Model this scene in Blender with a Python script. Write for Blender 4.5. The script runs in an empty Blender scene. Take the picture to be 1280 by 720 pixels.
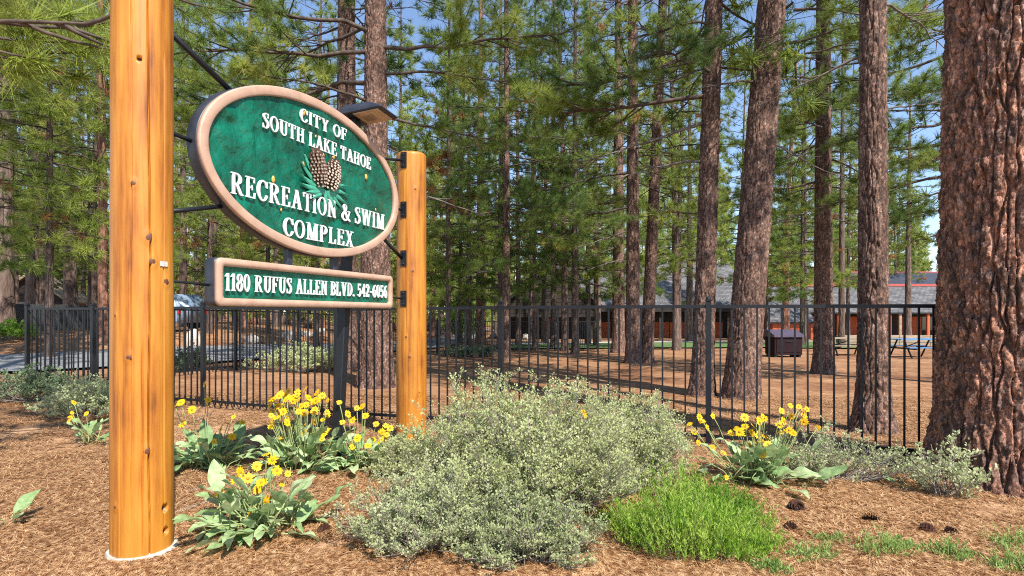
import bpy, bmesh, math, random
import numpy as np
from mathutils import Vector, Matrix, Euler

# ------------------------------------------------------------------ camera, world, sun, exposure
scene = bpy.context.scene
CAMH = 1.42; F = 720.0; HY = 392.0            # camera height, focal length in photo pixels, horizon row
cam_d = bpy.data.cameras.new('camera'); cam = bpy.data.objects.new('camera', cam_d)
scene.collection.objects.link(cam); scene.camera = cam
cam.location = (0, 0, CAMH); cam.rotation_euler = (math.pi/2, 0, 0)
cam_d.sensor_width = 36; cam_d.lens = F/1280*36; cam_d.shift_y = (HY-360)/1280
cam_d.clip_start = 0.05; cam_d.clip_end = 3000

SUN_EL = math.radians(49); SUN_DIR = Vector((0.5, -0.866, 0)).normalized()
sun_az = math.atan2(SUN_DIR.x, SUN_DIR.y)
world = bpy.data.worlds.new('World'); scene.world = world; world.use_nodes = True
wn = world.node_tree.nodes; wl = world.node_tree.links
sky = wn.new('ShaderNodeTexSky'); sky.sky_type = 'NISHITA'; sky.sun_disc = False
sky.sun_elevation = SUN_EL; sky.sun_rotation = sun_az; sky.altitude = 1900
sky.air_density = 1.0; sky.dust_density = 0.4; sky.ozone_density = 1.0
wl.new(sky.outputs[0], wn['Background'].inputs[0]); wn['Background'].inputs[1].default_value = 0.15
sd = bpy.data.lights.new('sun', 'SUN'); sun = bpy.data.objects.new('sun', sd); scene.collection.objects.link(sun)
sd.energy = 5.0; sd.angle = math.radians(0.5); sd.color = (1.0, 0.94, 0.84)
svec = Vector((SUN_DIR.x*math.cos(SUN_EL), SUN_DIR.y*math.cos(SUN_EL), math.sin(SUN_EL)))
sun.rotation_euler = svec.to_track_quat('Z', 'Y').to_euler()
vs = scene.view_settings
vs.view_transform = 'Standard'; vs.look = 'None'; vs.gamma = 1; vs.use_curve_mapping = False
vs.exposure = 0.85
scene.cycles.use_denoising = False; scene.cycles.filter_width = 1.1
scene.cycles.max_bounces = 7; scene.cycles.transparent_max_bounces = 8
scene.render.film_transparent = False

rng = np.random.default_rng(7); random.seed(7)
COL = scene.collection
R = math.radians

# ------------------------------------------------------------------ helpers
def tag(o, label, cat, group=None, kind=None):
    o['label'] = label
    if cat: o['category'] = cat
    if group: o['group'] = group
    if kind: o['kind'] = kind
    return o
def empty(name, loc=(0, 0, 0), rz=0, label=None, cat=None, group=None):
    o = bpy.data.objects.new(name, None); COL.objects.link(o)
    o.location = loc; o.rotation_euler = (0, 0, rz); o.empty_display_size = 0.1
    if label: tag(o, label, cat, group)
    return o
def link(name, me, parent=None, loc=None, rot=None, scale=None):
    o = bpy.data.objects.new(name, me); COL.objects.link(o)
    if parent: o.parent = parent
    if loc is not None: o.location = loc
    if rot is not None: o.rotation_euler = rot
    if scale is not None: o.scale = scale if hasattr(scale, '__len__') else (scale,)*3
    return o
def mesh_np(name, V, polys, mats, mi=None, smooth=False):
    """polys: list of (n,k) int arrays; mi: list of material indices per array"""
    me = bpy.data.meshes.new(name)
    V = np.asarray(V, np.float32)
    me.vertices.add(len(V)); me.vertices.foreach_set('co', V.ravel())
    polys = [np.asarray(p, np.int32) for p in polys if len(p)]
    loops = np.concatenate([p.ravel() for p in polys])
    tot = np.concatenate([np.full(len(p), p.shape[1], np.int32) for p in polys])
    start = np.concatenate([[0], np.cumsum(tot)[:-1]]).astype(np.int32)
    me.loops.add(len(loops)); me.loops.foreach_set('vertex_index', loops)
    me.polygons.add(len(tot)); me.polygons.foreach_set('loop_start', start)
    try: me.polygons.foreach_set('loop_total', tot)
    except Exception: pass
    for m in mats: me.materials.append(m)
    if mi is not None:
        me.polygons.foreach_set('material_index', np.concatenate([np.full(len(p), k, np.int32) for p, k in zip(polys, mi)]))
    me.update(calc_edges=True)
    if smooth is not False:
        if smooth is True: sm = np.ones(len(tot), bool)
        else: sm = np.concatenate([np.full(len(p), s, bool) for p, s in zip(polys, smooth)])
        me.polygons.foreach_set('use_smooth', sm)
    me.validate()
    return me
def bm_mesh(name, bm, mat, smooth=False):
    me = bpy.data.meshes.new(name)
    bmesh.ops.recalc_face_normals(bm, faces=bm.faces)
    bm.to_mesh(me); bm.free()
    for m in (mat if isinstance(mat, (list, tuple)) else [mat]): me.materials.append(m)
    if smooth:
        for p in me.polygons: p.use_smooth = True
    return me
def bm_box(bm, x0, x1, y0, y1, z0, z1, bev=0, M=None, mi=0):
    r = bmesh.ops.create_cube(bm, size=1)
    vv = r['verts']
    for v in vv:
        v.co = Vector((x0+(v.co.x+.5)*(x1-x0), y0+(v.co.y+.5)*(y1-y0), z0+(v.co.z+.5)*(z1-z0)))
    fs = set(f for v in vv for f in v.link_faces)
    if bev:
        es = list(set(e for v in vv for e in v.link_edges))
        rr = bmesh.ops.bevel(bm, geom=es, offset=bev, segments=1, affect='EDGES')
        vv = list(set(rr['verts']) | set(v for f in rr['faces'] for v in f.verts)); fs = set(f for v in vv for f in v.link_faces)
    for f in fs: f.material_index = mi
    if M is not None: bmesh.ops.transform(bm, matrix=M, verts=list(set(v for f in fs for v in f.verts)))
def box_mesh(name, x0, x1, y0, y1, z0, z1, mat, bev=0):
    bm = bmesh.new(); bm_box(bm, x0, x1, y0, y1, z0, z1, bev); return bm_mesh(name, bm, mat)
def part_box(name, parent, x0, x1, y0, y1, z0, z1, mat, bev=0):
    return link(name, box_mesh(name, x0, x1, y0, y1, z0, z1, mat, bev), parent)
def prism(name, pts, y0, y1, mat, axis='y'):
    """polygon in xz extruded along y (or in yz extruded along x, or xy along z)"""
    bm = bmesh.new()
    def P(a, b, c):
        return {'y': (a, c, b), 'x': (c, a, b), 'z': (a, b, c)}[axis]
    A = [bm.verts.new(P(a, b, y0)) for a, b in pts]; B = [bm.verts.new(P(a, b, y1)) for a, b in pts]
    bm.faces.new(A); bm.faces.new(B[::-1])
    n = len(pts)
    for i in range(n): bm.faces.new([A[i], B[i], B[(i+1) % n], A[(i+1) % n]])
    return bm_mesh(name, bm, mat)
def tube_np(pts, rad, k=6, cap=True):
    """pts (n,3), rad (n,) -> V, quads"""
    pts = np.asarray(pts, float); n = len(pts); rad = np.broadcast_to(np.asarray(rad, float), (n,))
    t = np.gradient(pts, axis=0); t /= np.linalg.norm(t, axis=1)[:, None]+1e-9
    up = np.where(np.abs(t[:, 2:3]) < .9, np.array([[0, 0, 1.]]), np.array([[1., 0, 0]]))
    a = np.cross(t, up); a /= np.linalg.norm(a, axis=1)[:, None]+1e-9
    b = np.cross(t, a)
    th = np.arange(k)*2*math.pi/k
    V = pts[:, None, :]+rad[:, None, None]*(a[:, None, :]*np.cos(th)[None, :, None]+b[:, None, :]*np.sin(th)[None, :, None])
    V = V.reshape(-1, 3)
    i, j = np.meshgrid(np.arange(n-1), np.arange(k), indexing='ij')
    j2 = (j+1) % k
    Q = np.stack([i*k+j, i*k+j2, (i+1)*k+j2, (i+1)*k+j], -1).reshape(-1, 4)
    if cap and k == 4:
        Q = np.vstack([Q, [[0, 1, 2, 3]], [[(n-1)*k+3, (n-1)*k+2, (n-1)*k+1, (n-1)*k]]])
    return V, Q
def tube_mesh(name, pts, rad, mat, k=8, smooth=True):
    pts = np.asarray(pts, float); n = len(pts)
    V, Q = tube_np(pts, rad, k, False)
    V = np.vstack([V, pts[0], pts[-1]]); c0 = len(V)-2; c1 = c0+1
    T = [[c0, (j+1) % k, j] for j in range(k)]+[[c1, (n-1)*k+j, (n-1)*k+(j+1) % k] for j in range(k)]
    return mesh_np(name, V, [Q, np.array(T)], [mat], [0, 0], [smooth, False])

# value noise
_tab = np.random.default_rng(99).random((256, 256))
def vnoise(x, y, px=None):
    xi = np.floor(x).astype(int); yi = np.floor(y).astype(int)
    fx = x-xi; fy = y-yi; fx = fx*fx*(3-2*fx); fy = fy*fy*(3-2*fy)
    def T(a, b):
        if px: a = a % px
        return _tab[a % 256, b % 256]
    return (T(xi, yi)*(1-fx)+T(xi+1, yi)*fx)*(1-fy)+(T(xi, yi+1)*(1-fx)+T(xi+1, yi+1)*fx)*fy
def sstep(a, b, x):
    t = np.clip((x-a)/(b-a), 0, 1); return t*t*(3-2*t)

# ------------------------------------------------------------------ terrain
def ground(x, y):
    x = np.asarray(x, float); y = np.asarray(y, float)
    w = sstep(-.55, -.05, x/np.maximum(y, 1))
    down = -.0205*np.clip(y-6, 0, 54)*w
    far_edge = np.interp(x, [-44, -26, -17, -12.4, -9.2, -7.6], [12, 15.5, 19, 24.5, 32, 41])
    bank = .6*sstep(.4, 6, y-far_edge)*(1-w)*(x < -6)
    near = .035*(vnoise(x*.8+9, y*.8+3)-.5)+.018*(vnoise(x*2.3+40, y*2.3+11)-.5)
    return down+bank+near*sstep(60, 20, y)
def gz(x, y): return float(ground(x, y))
def gp(px, py):
    """where the view ray through a photo pixel meets the ground"""
    dx = (px-640)/F; dz = -(py-HY)/F
    ys = np.linspace(2.0, 150, 6000)
    d = CAMH+dz*ys-ground(dx*ys, ys)
    k = np.argmax(d < 0) if (d < 0).any() else len(ys)-1
    y = ys[k]; return Vector((dx*y, y, gz(dx*y, y)))
def at(px, y): # ground point at depth y in the direction of photo column px
    x = (px-640)/F*y; return Vector((x, y, gz(x, y)))

# ------------------------------------------------------------------ materials
def mat_new(name):
    m = bpy.data.materials.new(name); m.use_nodes = True
    nt = m.node_tree; return m, nt.nodes, nt.links, nt.nodes['Principled BSDF']
def c4(c): return (c[0], c[1], c[2], 1)
def ramp(n, stops):
    r = n.new('ShaderNodeValToRGB'); e = r.color_ramp.elements
    while len(e) < len(stops): e.new(.5)
    for k, (p, c) in enumerate(stops): e[k].position = p; e[k].color = c4(c)
    return r
def coords(n, l, kind='Object', scale=(1, 1, 1), rnd=False):
    tc = n.new('ShaderNodeTexCoord'); mp = n.new('ShaderNodeMapping'); mp.inputs['Scale'].default_value = scale
    l.new(tc.outputs[kind], mp.inputs['Vector'])
    if rnd:
        oi = n.new('ShaderNodeObjectInfo'); mu = n.new('ShaderNodeMath'); mu.operation = 'MULTIPLY'; mu.inputs[1].default_value = 37.0
        l.new(oi.outputs['Random'], mu.inputs[0]); l.new(mu.outputs[0], mp.inputs['Location'])
    return mp.outputs[0]
def noise(n, l, vec, scale, detail=4, rough=.55):
    t = n.new('ShaderNodeTexNoise'); t.inputs['Scale'].default_value = scale; t.inputs['Detail'].default_value = detail
    t.inputs['Roughness'].default_value = rough; l.new(vec, t.inputs['Vector']); return t
def bump(n, l, h, bs, strength, dist):
    b = n.new('ShaderNodeBump'); b.inputs['Strength'].default_value = strength; b.inputs['Distance'].default_value = dist
    l.new(h, b.inputs['Height']); l.new(b.outputs[0], bs.inputs['Normal']); return b
def simple(name, stops, scale=5, stretch=(1, 1, 1), rough=.7, bstr=0, bdist=.01, bscale=None, metallic=0, rnd=False, kind='Object', detail=4, spec=.5):
    m, n, l, bs = mat_new(name)
    v = coords(n, l, kind, stretch, rnd); t = noise(n, l, v, scale, detail)
    r = ramp(n, stops); l.new(t.outputs[0], r.inputs[0]); l.new(r.outputs[0], bs.inputs['Base Color'])
    bs.inputs['Roughness'].default_value = rough; bs.inputs['Metallic'].default_value = metallic
    bs.inputs['Specular IOR Level'].default_value = spec
    if bstr:
        t2 = noise(n, l, v, bscale or scale*4, 5); bump(n, l, t2.outputs[0], bs, bstr, bdist)
    return m
def foliage(name, stops, scale=2.0, trans=.35, rough=.55, objvar=.25, spec=.3):
    m, n, l, bs = mat_new(name)
    v = coords(n, l, 'Object', (1, 1, 1), True); t = noise(n, l, v, scale, 3, .6)
    oi = n.new('ShaderNodeObjectInfo')
    ma = n.new('ShaderNodeMath'); ma.operation = 'MULTIPLY_ADD'; ma.inputs[1].default_value = objvar; ma.inputs[2].default_value = -objvar/2
    l.new(oi.outputs['Random'], ma.inputs[0])
    ad = n.new('ShaderNodeMath'); ad.operation = 'ADD'; l.new(t.outputs[0], ad.inputs[0]); l.new(ma.outputs[0], ad.inputs[1])
    r = ramp(n, stops); l.new(ad.outputs[0], r.inputs[0])
    l.new(r.outputs[0], bs.inputs['Base Color']); bs.inputs['Roughness'].default_value = rough
    bs.inputs['Specular IOR Level'].default_value = spec
    tr = n.new('ShaderNodeBsdfTranslucent'); l.new(r.outputs[0], tr.inputs[0])
    mx = n.new('ShaderNodeMixShader'); mx.inputs[0].default_value = trans
    l.new(bs.outputs[0], mx.inputs[1]); l.new(tr.outputs[0], mx.inputs[2])
    l.new(mx.outputs[0], n['Material Output'].inputs[0])
    return m

def bark_mat(name, stops, s=1.0, bstr=.6):
    m, n, l, bs = mat_new(name)
    v = coords(n, l, 'Object', (1, 1, .35), True)
    t = noise(n, l, v, 9*s, 6, .65)
    r = ramp(n, stops); l.new(t.outputs[0], r.inputs[0])
    v2 = coords(n, l, 'Object', (1, 1, .6), True)
    t2 = noise(n, l, v2, 52*s, 6, .75)
    r2 = ramp(n, [(.32, (.4, .4, .42)), (.5, (.95, .95, .95)), (.64, (2.1, 1.95, 1.9))]); l.new(t2.outputs[0], r2.inputs[0])
    mx = n.new('ShaderNodeMix'); mx.data_type = 'RGBA'; mx.blend_type = 'MULTIPLY'; mx.inputs[0].default_value = 1
    l.new(r.outputs[0], mx.inputs[6]); l.new(r2.outputs[0], mx.inputs[7])
    vo = n.new('ShaderNodeTexVoronoi'); vo.inputs['Scale'].default_value = 34*s; l.new(v2, vo.inputs['Vector'])     # bark flakes differ in tone
    sp_ = n.new('ShaderNodeSeparateColor'); l.new(vo.outputs['Color'], sp_.inputs[0])
    r3 = ramp(n, [(0, (.45, .43, .43)), (.6, (1.0, .97, .95)), (1, (1.7, 1.6, 1.55))]); l.new(sp_.outputs[0], r3.inputs[0])
    mf = n.new('ShaderNodeMix'); mf.data_type = 'RGBA'; mf.blend_type = 'MULTIPLY'; mf.inputs[0].default_value = 1
    l.new(mx.outputs[2], mf.inputs[6]); l.new(r3.outputs[0], mf.inputs[7]); l.new(mf.outputs[2], bs.inputs['Base Color'])
    bs.inputs['Roughness'].default_value = .8; bs.inputs['Specular IOR Level'].default_value = .3
    bump(n, l, t2.outputs[0], bs, bstr, .02)
    return m
def far_bark_mat(name, stops):
    m, n, l, bs = mat_new(name)
    v = coords(n, l, 'Object', (1, 1, .22), True)
    vo = n.new('ShaderNodeTexVoronoi'); vo.feature = 'DISTANCE_TO_EDGE'; vo.inputs['Scale'].default_value = 9; 
    t = noise(n, l, v, 7, 5, .65)
    l.new(v, vo.inputs['Vector'])
    r = ramp(n, stops); l.new(t.outputs[0], r.inputs[0]); l.new(r.outputs[0], bs.inputs['Base Color'])
    bs.inputs['Roughness'].default_value = .9; bs.inputs['Specular IOR Level'].default_value = .2
    bump(n, l, vo.outputs[0], bs, .9, .06)
    return m
M = {}
M['bark_red'] = bark_mat('bark_red', [(.28, (.055, .036, .03)), (.45, (.14, .084, .064)), (.58, (.28, .14, .09)), (.75, (.37, .265, .22))])
M['bark_grey'] = bark_mat('bark_grey', [(.25, (.04, .025, .02)), (.48, (.11, .066, .05)), (.62, (.19, .125, .098)), (.8, (.3, .225, .19))], 1.2)
M['bark_far'] = far_bark_mat('bark_far', [(.3, (.05, .034, .028)), (.5, (.12, .08, .065)), (.7, (.22, .165, .14))])
M['bark_far_red'] = far_bark_mat('bark_far_red', [(.3, (.1, .045, .03)), (.5, (.25, .115, .075)), (.7, (.36, .2, .14))])
M['twig'] = simple('twig', [(.3, (.04, .028, .022)), (.7, (.13, .1, .085))], 12, rough=.9, spec=.2)
M['dead_twig'] = simple('dead_twig', [(.3, (.08, .065, .055)), (.7, (.2, .17, .15))], 12, rough=.9, spec=.2)
M['needles'] = foliage('needles', [(.25, (.12, .18, .03)), (.5, (.27, .34, .06)), (.75, (.44, .47, .11))], .9, .5)
M['needles_dark'] = foliage('needles_dark', [(.25, (.07, .13, .038)), (.5, (.17, .25, .055)), (.75, (.3, .36, .085))], .9, .48)
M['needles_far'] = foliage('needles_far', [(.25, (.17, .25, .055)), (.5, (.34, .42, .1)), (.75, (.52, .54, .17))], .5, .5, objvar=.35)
M['needles_dead'] = foliage('needles_dead', [(.3, (.25, .1, .03)), (.7, (.42, .2, .08))], 2, .3)

def ground_mat():
    m, n, l, bs = mat_new('needle_litter_ground')
    v = coords(n, l)
    big = noise(n, l, v, .45, 4); fine = noise(n, l, v, 5.5, 7, .72)
    # crossed streaks so the litter reads as fallen needles
    streak = None
    for ang, sc in ((.5, 30), (1.6, 34), (2.6, 28)):
        mp = n.new('ShaderNodeMapping'); mp.inputs['Rotation'].default_value = (0, 0, ang); mp.inputs['Scale'].default_value = (.08, 1, 1)
        l.new(v, mp.inputs['Vector']); t = noise(n, l, mp.outputs[0], sc, 2)
        if streak is None: streak = t.outputs[0]
        else:
            mm = n.new('ShaderNodeMath'); mm.operation = 'MAXIMUM'; l.new(streak, mm.inputs[0]); l.new(t.outputs[0], mm.inputs[1]); streak = mm.outputs[0]
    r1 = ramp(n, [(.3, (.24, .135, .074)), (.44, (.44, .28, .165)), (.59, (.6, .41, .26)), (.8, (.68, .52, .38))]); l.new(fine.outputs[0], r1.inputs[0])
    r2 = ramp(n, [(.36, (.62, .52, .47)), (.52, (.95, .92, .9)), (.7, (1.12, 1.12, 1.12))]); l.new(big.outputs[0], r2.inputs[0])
    mx = n.new('ShaderNodeMix'); mx.data_type = 'RGBA'; mx.blend_type = 'MULTIPLY'; mx.inputs[0].default_value = 1
    l.new(r1.outputs[0], mx.inputs[6]); l.new(r2.outputs[0], mx.inputs[7])
    r3 = ramp(n, [(.5, (.7, .66, .62)), (.72, (1.3, 1.28, 1.25))]); l.new(streak, r3.inputs[0])
    mx2 = n.new('ShaderNodeMix'); mx2.data_type = 'RGBA'; mx2.blend_type = 'MULTIPLY'; mx2.inputs[0].default_value = .85
    l.new(mx.outputs[2], mx2.inputs[6]); l.new(r3.outputs[0], mx2.inputs[7])
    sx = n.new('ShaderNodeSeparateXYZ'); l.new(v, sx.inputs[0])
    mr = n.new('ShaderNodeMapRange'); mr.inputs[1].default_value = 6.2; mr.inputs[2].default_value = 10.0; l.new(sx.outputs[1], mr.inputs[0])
    far_shade = n.new('ShaderNodeMix'); far_shade.data_type = 'RGBA'; far_shade.blend_type = 'MULTIPLY'  # tree shade beyond the fence, painted into the ground colour as a darker tint
    l.new(mr.outputs[0], far_shade.inputs[0]); l.new(mx2.outputs[2], far_shade.inputs[6]); far_shade.inputs[7].default_value = (.66, .56, .5, 1)
    l.new(far_shade.outputs[2], bs.inputs['Base Color'])
    bs.inputs['Roughness'].default_value = .9; bs.inputs['Specular IOR Level'].default_value = .2
    ad = n.new('ShaderNodeMath'); ad.operation = 'ADD'; l.new(fine.outputs[0], ad.inputs[0]); l.new(streak, ad.inputs[1])
    bump(n, l, ad.outputs[0], bs, .7, .03)
    return m
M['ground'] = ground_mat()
M['litter'] = foliage('litter_needles', [(.3, (.24, .105, .042)), (.45, (.54, .325, .165)), (.6, (.72, .51, .31)), (.78, (.82, .67, .47))], 30, .1, rough=.6)
M['asphalt'] = simple('asphalt', [(.3, (.16, .165, .175)), (.7, (.24, .24, .25))], 2.5, rough=.9, bstr=.3, bscale=90)
M['path'] = simple('path_concrete', [(.3, (.36, .35, .34)), (.7, (.48, .47, .45))], 3, rough=.9)
M['grass'] = foliage('grass_blades', [(.3, (.16, .27, .06)), (.7, (.33, .45, .13))], 1.5, .3)
M['grass_sheet'] = simple('grass_soil', [(.3, (.05, .1, .025)), (.7, (.12, .19, .05))], 6, rough=.95)
M['steel'] = simple('black_powder_coat', [(.3, (.007, .008, .011)), (.7, (.012, .014, .018))], 20, rough=.45, bstr=.05, bscale=200, spec=.35)
M['navy'] = simple('dark_painted_edge', [(.3, (.018, .02, .032)), (.7, (.035, .038, .055))], 8, rough=.45)
M['white'] = simple('white_letter_paint', [(.3, (.62, .63, .65)), (.7, (.74, .74, .75))], 30, rough=.4)
M['pink'] = simple('tan_border_paint', [(.3, (.38, .235, .17)), (.55, (.46, .295, .215)), (.75, (.5, .33, .25))], 7, rough=.5, bstr=.08, bscale=60)
M['teal'] = simple('teal_needle_paint', [(.3, (.035, .25, .16)), (.7, (.075, .36, .25))], 20, rough=.4)
M['gold'] = simple('gold_paint', [(.3, (.45, .22, .03)), (.7, (.7, .42, .1))], 30, rough=.35)
M['cone'] = simple('cone_brown', [(.3, (.03, .01, .005)), (.7, (.085, .032, .015))], 40, rough=.6)
M['cone_tip'] = simple('cone_tip', [(.3, (.5, .4, .3)), (.7, (.7, .62, .52))], 40, rough=.6)
def green_mat():
    m, n, l, bs = mat_new('carved_green_paint')
    v = coords(n, l); t = noise(n, l, v, 3.2, 5, .6)
    r = ramp(n, [(.3, (.001, .04, .022)), (.46, (.001, .085, .048)), (.6, (.002, .13, .076)), (.8, (.01, .2, .125))]); l.new(t.outputs[0], r.inputs[0])
    l.new(r.outputs[0], bs.inputs['Base Color']); bs.inputs['Roughness'].default_value = .34
    t2 = noise(n, l, v, 11, 3); bump(n, l, t2.outputs[0], bs, .9, .03)
    return m
M['green'] = green_mat()
def log_mat():
    m, n, l, bs = mat_new('varnished_log')
    v = coords(n, l, 'Object', (1, 1, .05)); t = noise(n, l, v, 26, 6, .6)
    v2 = coords(n, l, 'Object', (1, 1, .35)); t2 = noise(n, l, v2, 4.5, 4)
    r = ramp(n, [(.33, (.12, .035, .004)), (.42, (.31, .1, .008)), (.52, (.43, .165, .016)), (.7, (.53, .245, .036))])
    ad = n.new('ShaderNodeMath'); ad.operation = 'MULTIPLY_ADD'; ad.inputs[1].default_value = .55
    l.new(t.outputs[0], ad.inputs[0])
    mm = n.new('ShaderNodeMath'); mm.operation = 'MULTIPLY'; mm.inputs[1].default_value = .45; l.new(t2.outputs[0], mm.inputs[0])
    l.new(mm.outputs[0], ad.inputs[2]); l.new(ad.outputs[0], r.inputs[0])
    l.new(r.outputs[0], bs.inputs['Base Color']); bs.inputs['Roughness'].default_value = .5
    bump(n, l, t.outputs[0], bs, .35, .008)
    return m
M['log'] = log_mat()
M['knot'] = simple('knot_wood', [(.3, (.05, .015, .008)), (.7, (.16, .055, .02))], 60, rough=.6)
M['hole'] = simple('hole_wood', [(.3, (.02, .012, .008)), (.7, (.05, .03, .02))], 40, rough=.9)
M['concrete'] = simple('concrete', [(.3, (.38, .36, .33)), (.7, (.56, .54, .5))], 14, rough=.9, bstr=.5, bscale=50)
M['stone'] = simple('boulder', [(.3, (.34, .28, .23)), (.55, (.52, .46, .4)), (.8, (.62, .58, .53))], 2.2, rough=.9, bstr=.6, bdist=.05, bscale=5, rnd=True)
M['lens'] = simple('lamp_lens', [(.3, (.4, .26, .15)), (.7, (.55, .4, .26))], 6, rough=.25)
M['timber_d'] = simple('lamp_reflector', [(.3, (.2, .14, .09)), (.7, (.3, .22, .15))], 6, rough=.4)
M['shrub'] = foliage('shrub_leaves', [(.28, (.38, .42, .19)), (.5, (.5, .54, .27)), (.72, (.62, .65, .38))], 5, .38, spec=.08)
M['shrub_grey'] = foliage('shrub_leaves_grey', [(.3, (.33, .38, .18)), (.5, (.44, .49, .26)), (.72, (.56, .6, .36))], 5, .38, spec=.08)
M['shrub_dark'] = foliage('shrub_leaves_dark', [(.3, (.07, .12, .06)), (.5, (.12, .19, .09)), (.72, (.24, .3, .16))], 6, .25)
M['lime'] = foliage('lime_leaves', [(.3, (.11, .24, .02)), (.5, (.21, .38, .035)), (.72, (.38, .5, .09))], 7, .4)
M['leaf'] = foliage('broad_leaf', [(.3, (.21, .33, .13)), (.5, (.34, .47, .22)), (.72, (.48, .58, .33))], 6, .33, rough=.55, objvar=.4)
M['stem'] = simple('plant_stem', [(.3, (.2, .26, .08)), (.7, (.34, .38, .16))], 20, rough=.7)
M['petal'] = foliage('petal', [(.3, (.8, .42, .005)), (.7, (.9, .6, .015))], 20, .25, objvar=.3)
M['disc'] = simple('flower_disc', [(.3, (.35, .14, .008)), (.7, (.6, .3, .02))], 80, rough=.9)
M['shrub_wood'] = simple('shrub_wood', [(.3, (.12, .1, .08)), (.7, (.34, .3, .26))], 18, rough=.9)

# ------------------------------------------------------------------ ground sheet
def build_ground():
    ys = np.concatenate([np.linspace(-30, 1.5, 22), np.linspace(1.7, 12, 130), np.linspace(12.3, 60, 120), np.linspace(62, 200, 40), np.linspace(230, 1500, 16)])
    t = np.linspace(-1, 1, 181); xs_unit = np.sign(t)*np.abs(t)**1.6
    V = []
    wid = np.interp(ys, [-30, 1.5, 12, 60, 200, 1500], [30, 8, 20, 75, 220, 1600])
    X = xs_unit[None, :]*wid[:, None]; Y = np.repeat(ys[:, None], len(t), 1)
    Z = ground(X, Y)
    V = np.stack([X, Y, Z], -1).reshape(-1, 3)
    i, j = np.meshgrid(np.arange(len(ys)-1), np.arange(len(t)-1), indexing='ij'); k = len(t)
    Q = np.stack([i*k+j, i*k+j+1, (i+1)*k+j+1, (i+1)*k+j], -1).reshape(-1, 4)
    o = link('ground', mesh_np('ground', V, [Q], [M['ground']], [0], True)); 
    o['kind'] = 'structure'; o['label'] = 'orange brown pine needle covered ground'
build_ground()
def strip(name, near, far, mat, lift, label, n=60):
    """a sheet between two polylines that follows the ground"""
    def res(p):
        p = np.array(p, float); s = np.linspace(0, 1, n); q = np.linspace(0, 1, len(p))
        return np.stack([np.interp(s, q, p[:, 0]), np.interp(s, q, p[:, 1])], -1)
    A = res(near); B = res(far); m = 10
    w = np.linspace(0, 1, m)
    P = A[:, None, :]*(1-w)[None, :, None]+B[:, None, :]*w[None, :, None]
    Z = ground(P[..., 0], P[..., 1])+lift
    V = np.concatenate([P, Z[..., None]], -1).reshape(-1, 3)
    i, j = np.meshgrid(np.arange(n-1), np.arange(m-1), indexing='ij')
    Q = np.stack([i*m+j, i*m+j+1, (i+1)*m+j+1, (i+1)*m+j], -1).reshape(-1, 4)
    o = link(name, mesh_np(name, V, [Q], [mat], [0], True)); o['kind'] = 'structure'; o['label'] = label
    return o
strip('road', [(-40, 6.5), (-20, 10.6), (-11.9, 13.4), (-8.4, 16.2), (-5.6, 24), (-3.9, 32), (-3.5, 45), (-3.5, 90)],
      [(-44, 12), (-26, 15.5), (-17, 19), (-12.4, 24.5), (-9.2, 32), (-7.6, 41), (-7.5, 52), (-7.5, 95)], M['asphalt'], .07, 'grey asphalt road curving behind the fence')
strip('path', [(-1, 37), (8, 41), (20, 44), (34, 43)], [(-1, 39), (8, 43), (20, 46), (34, 45)], M['path'], .085, 'pale concrete path in front of the lodge')
strip('lawn', [(-1, 30.5), (6, 32), (14, 32.5), (20, 31)], [(-1, 36.8), (8, 40.6), (20, 43.6), (30, 42.6)], M['grass_sheet'], .075, 'green lawn strip before the concrete path')

# ------------------------------------------------------------------ pine foliage generators
def tuft_template(r, nn, L, w, spread=(20, 105)):
    pol = np.radians(r.uniform(spread[0], spread[1], nn)); az = r.uniform(0, 2*math.pi, nn)
    d = np.stack([np.cos(pol), np.sin(pol)*np.cos(az), np.sin(pol)*np.sin(az)], -1)      # axis +X
    ln = L*r.uniform(.7, 1.1, nn)
    base = np.zeros((nn, 3)); base[:, 0] = -r.uniform(0, .55*L, nn)
    side = np.cross(d, r.normal(size=(nn, 3))); side /= np.linalg.norm(side, axis=1)[:, None]+1e-9
    tip = base+d*ln[:, None]; tip[:, 2] -= .08*ln
    V = np.stack([base+side*w/2, base-side*w/2, tip], 1)
    return V.reshape(-1, 3)
def place_tufts(temps, P, D, S, r):
    """temps list of (3n,3); returns verts, tris"""
    P = np.asarray(P); D = np.asarray(D, float); S = np.asarray(S)
    D /= np.linalg.norm(D, axis=1)[:, None]+1e-9
    out = []
    which = r.integers(0, len(temps), len(P))
    for k, T in enumerate(temps):
        s = which == k
        if not s.any(): continue
        p, d, sc = P[s], D[s], S[s]
        a = np.cross(d, r.normal(size=d.shape)); a /= np.linalg.norm(a, axis=1)[:, None]+1e-9
        b = np.cross(d, a)
        Mx = np.stack([d, a, b], 1)           # rows
        W = np.einsum('vi,nij->nvj', T, Mx)*sc[:, None, None]+p[:, None, :]
        out.append(W.reshape(-1, 3))
    V = np.concatenate(out); return V, np.arange(len(V)).reshape(-1, 3)
LV = {}
_r = np.random.default_rng(5)
LV['hi'] = [tuft_template(_r, 90, .21, .0075) for _ in range(5)]
LV['mid'] = [tuft_template(_r, 44, .26, .0165) for _ in range(5)]
LV['low'] = [tuft_template(_r, 18, .5, .058) for _ in range(5)]

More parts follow.
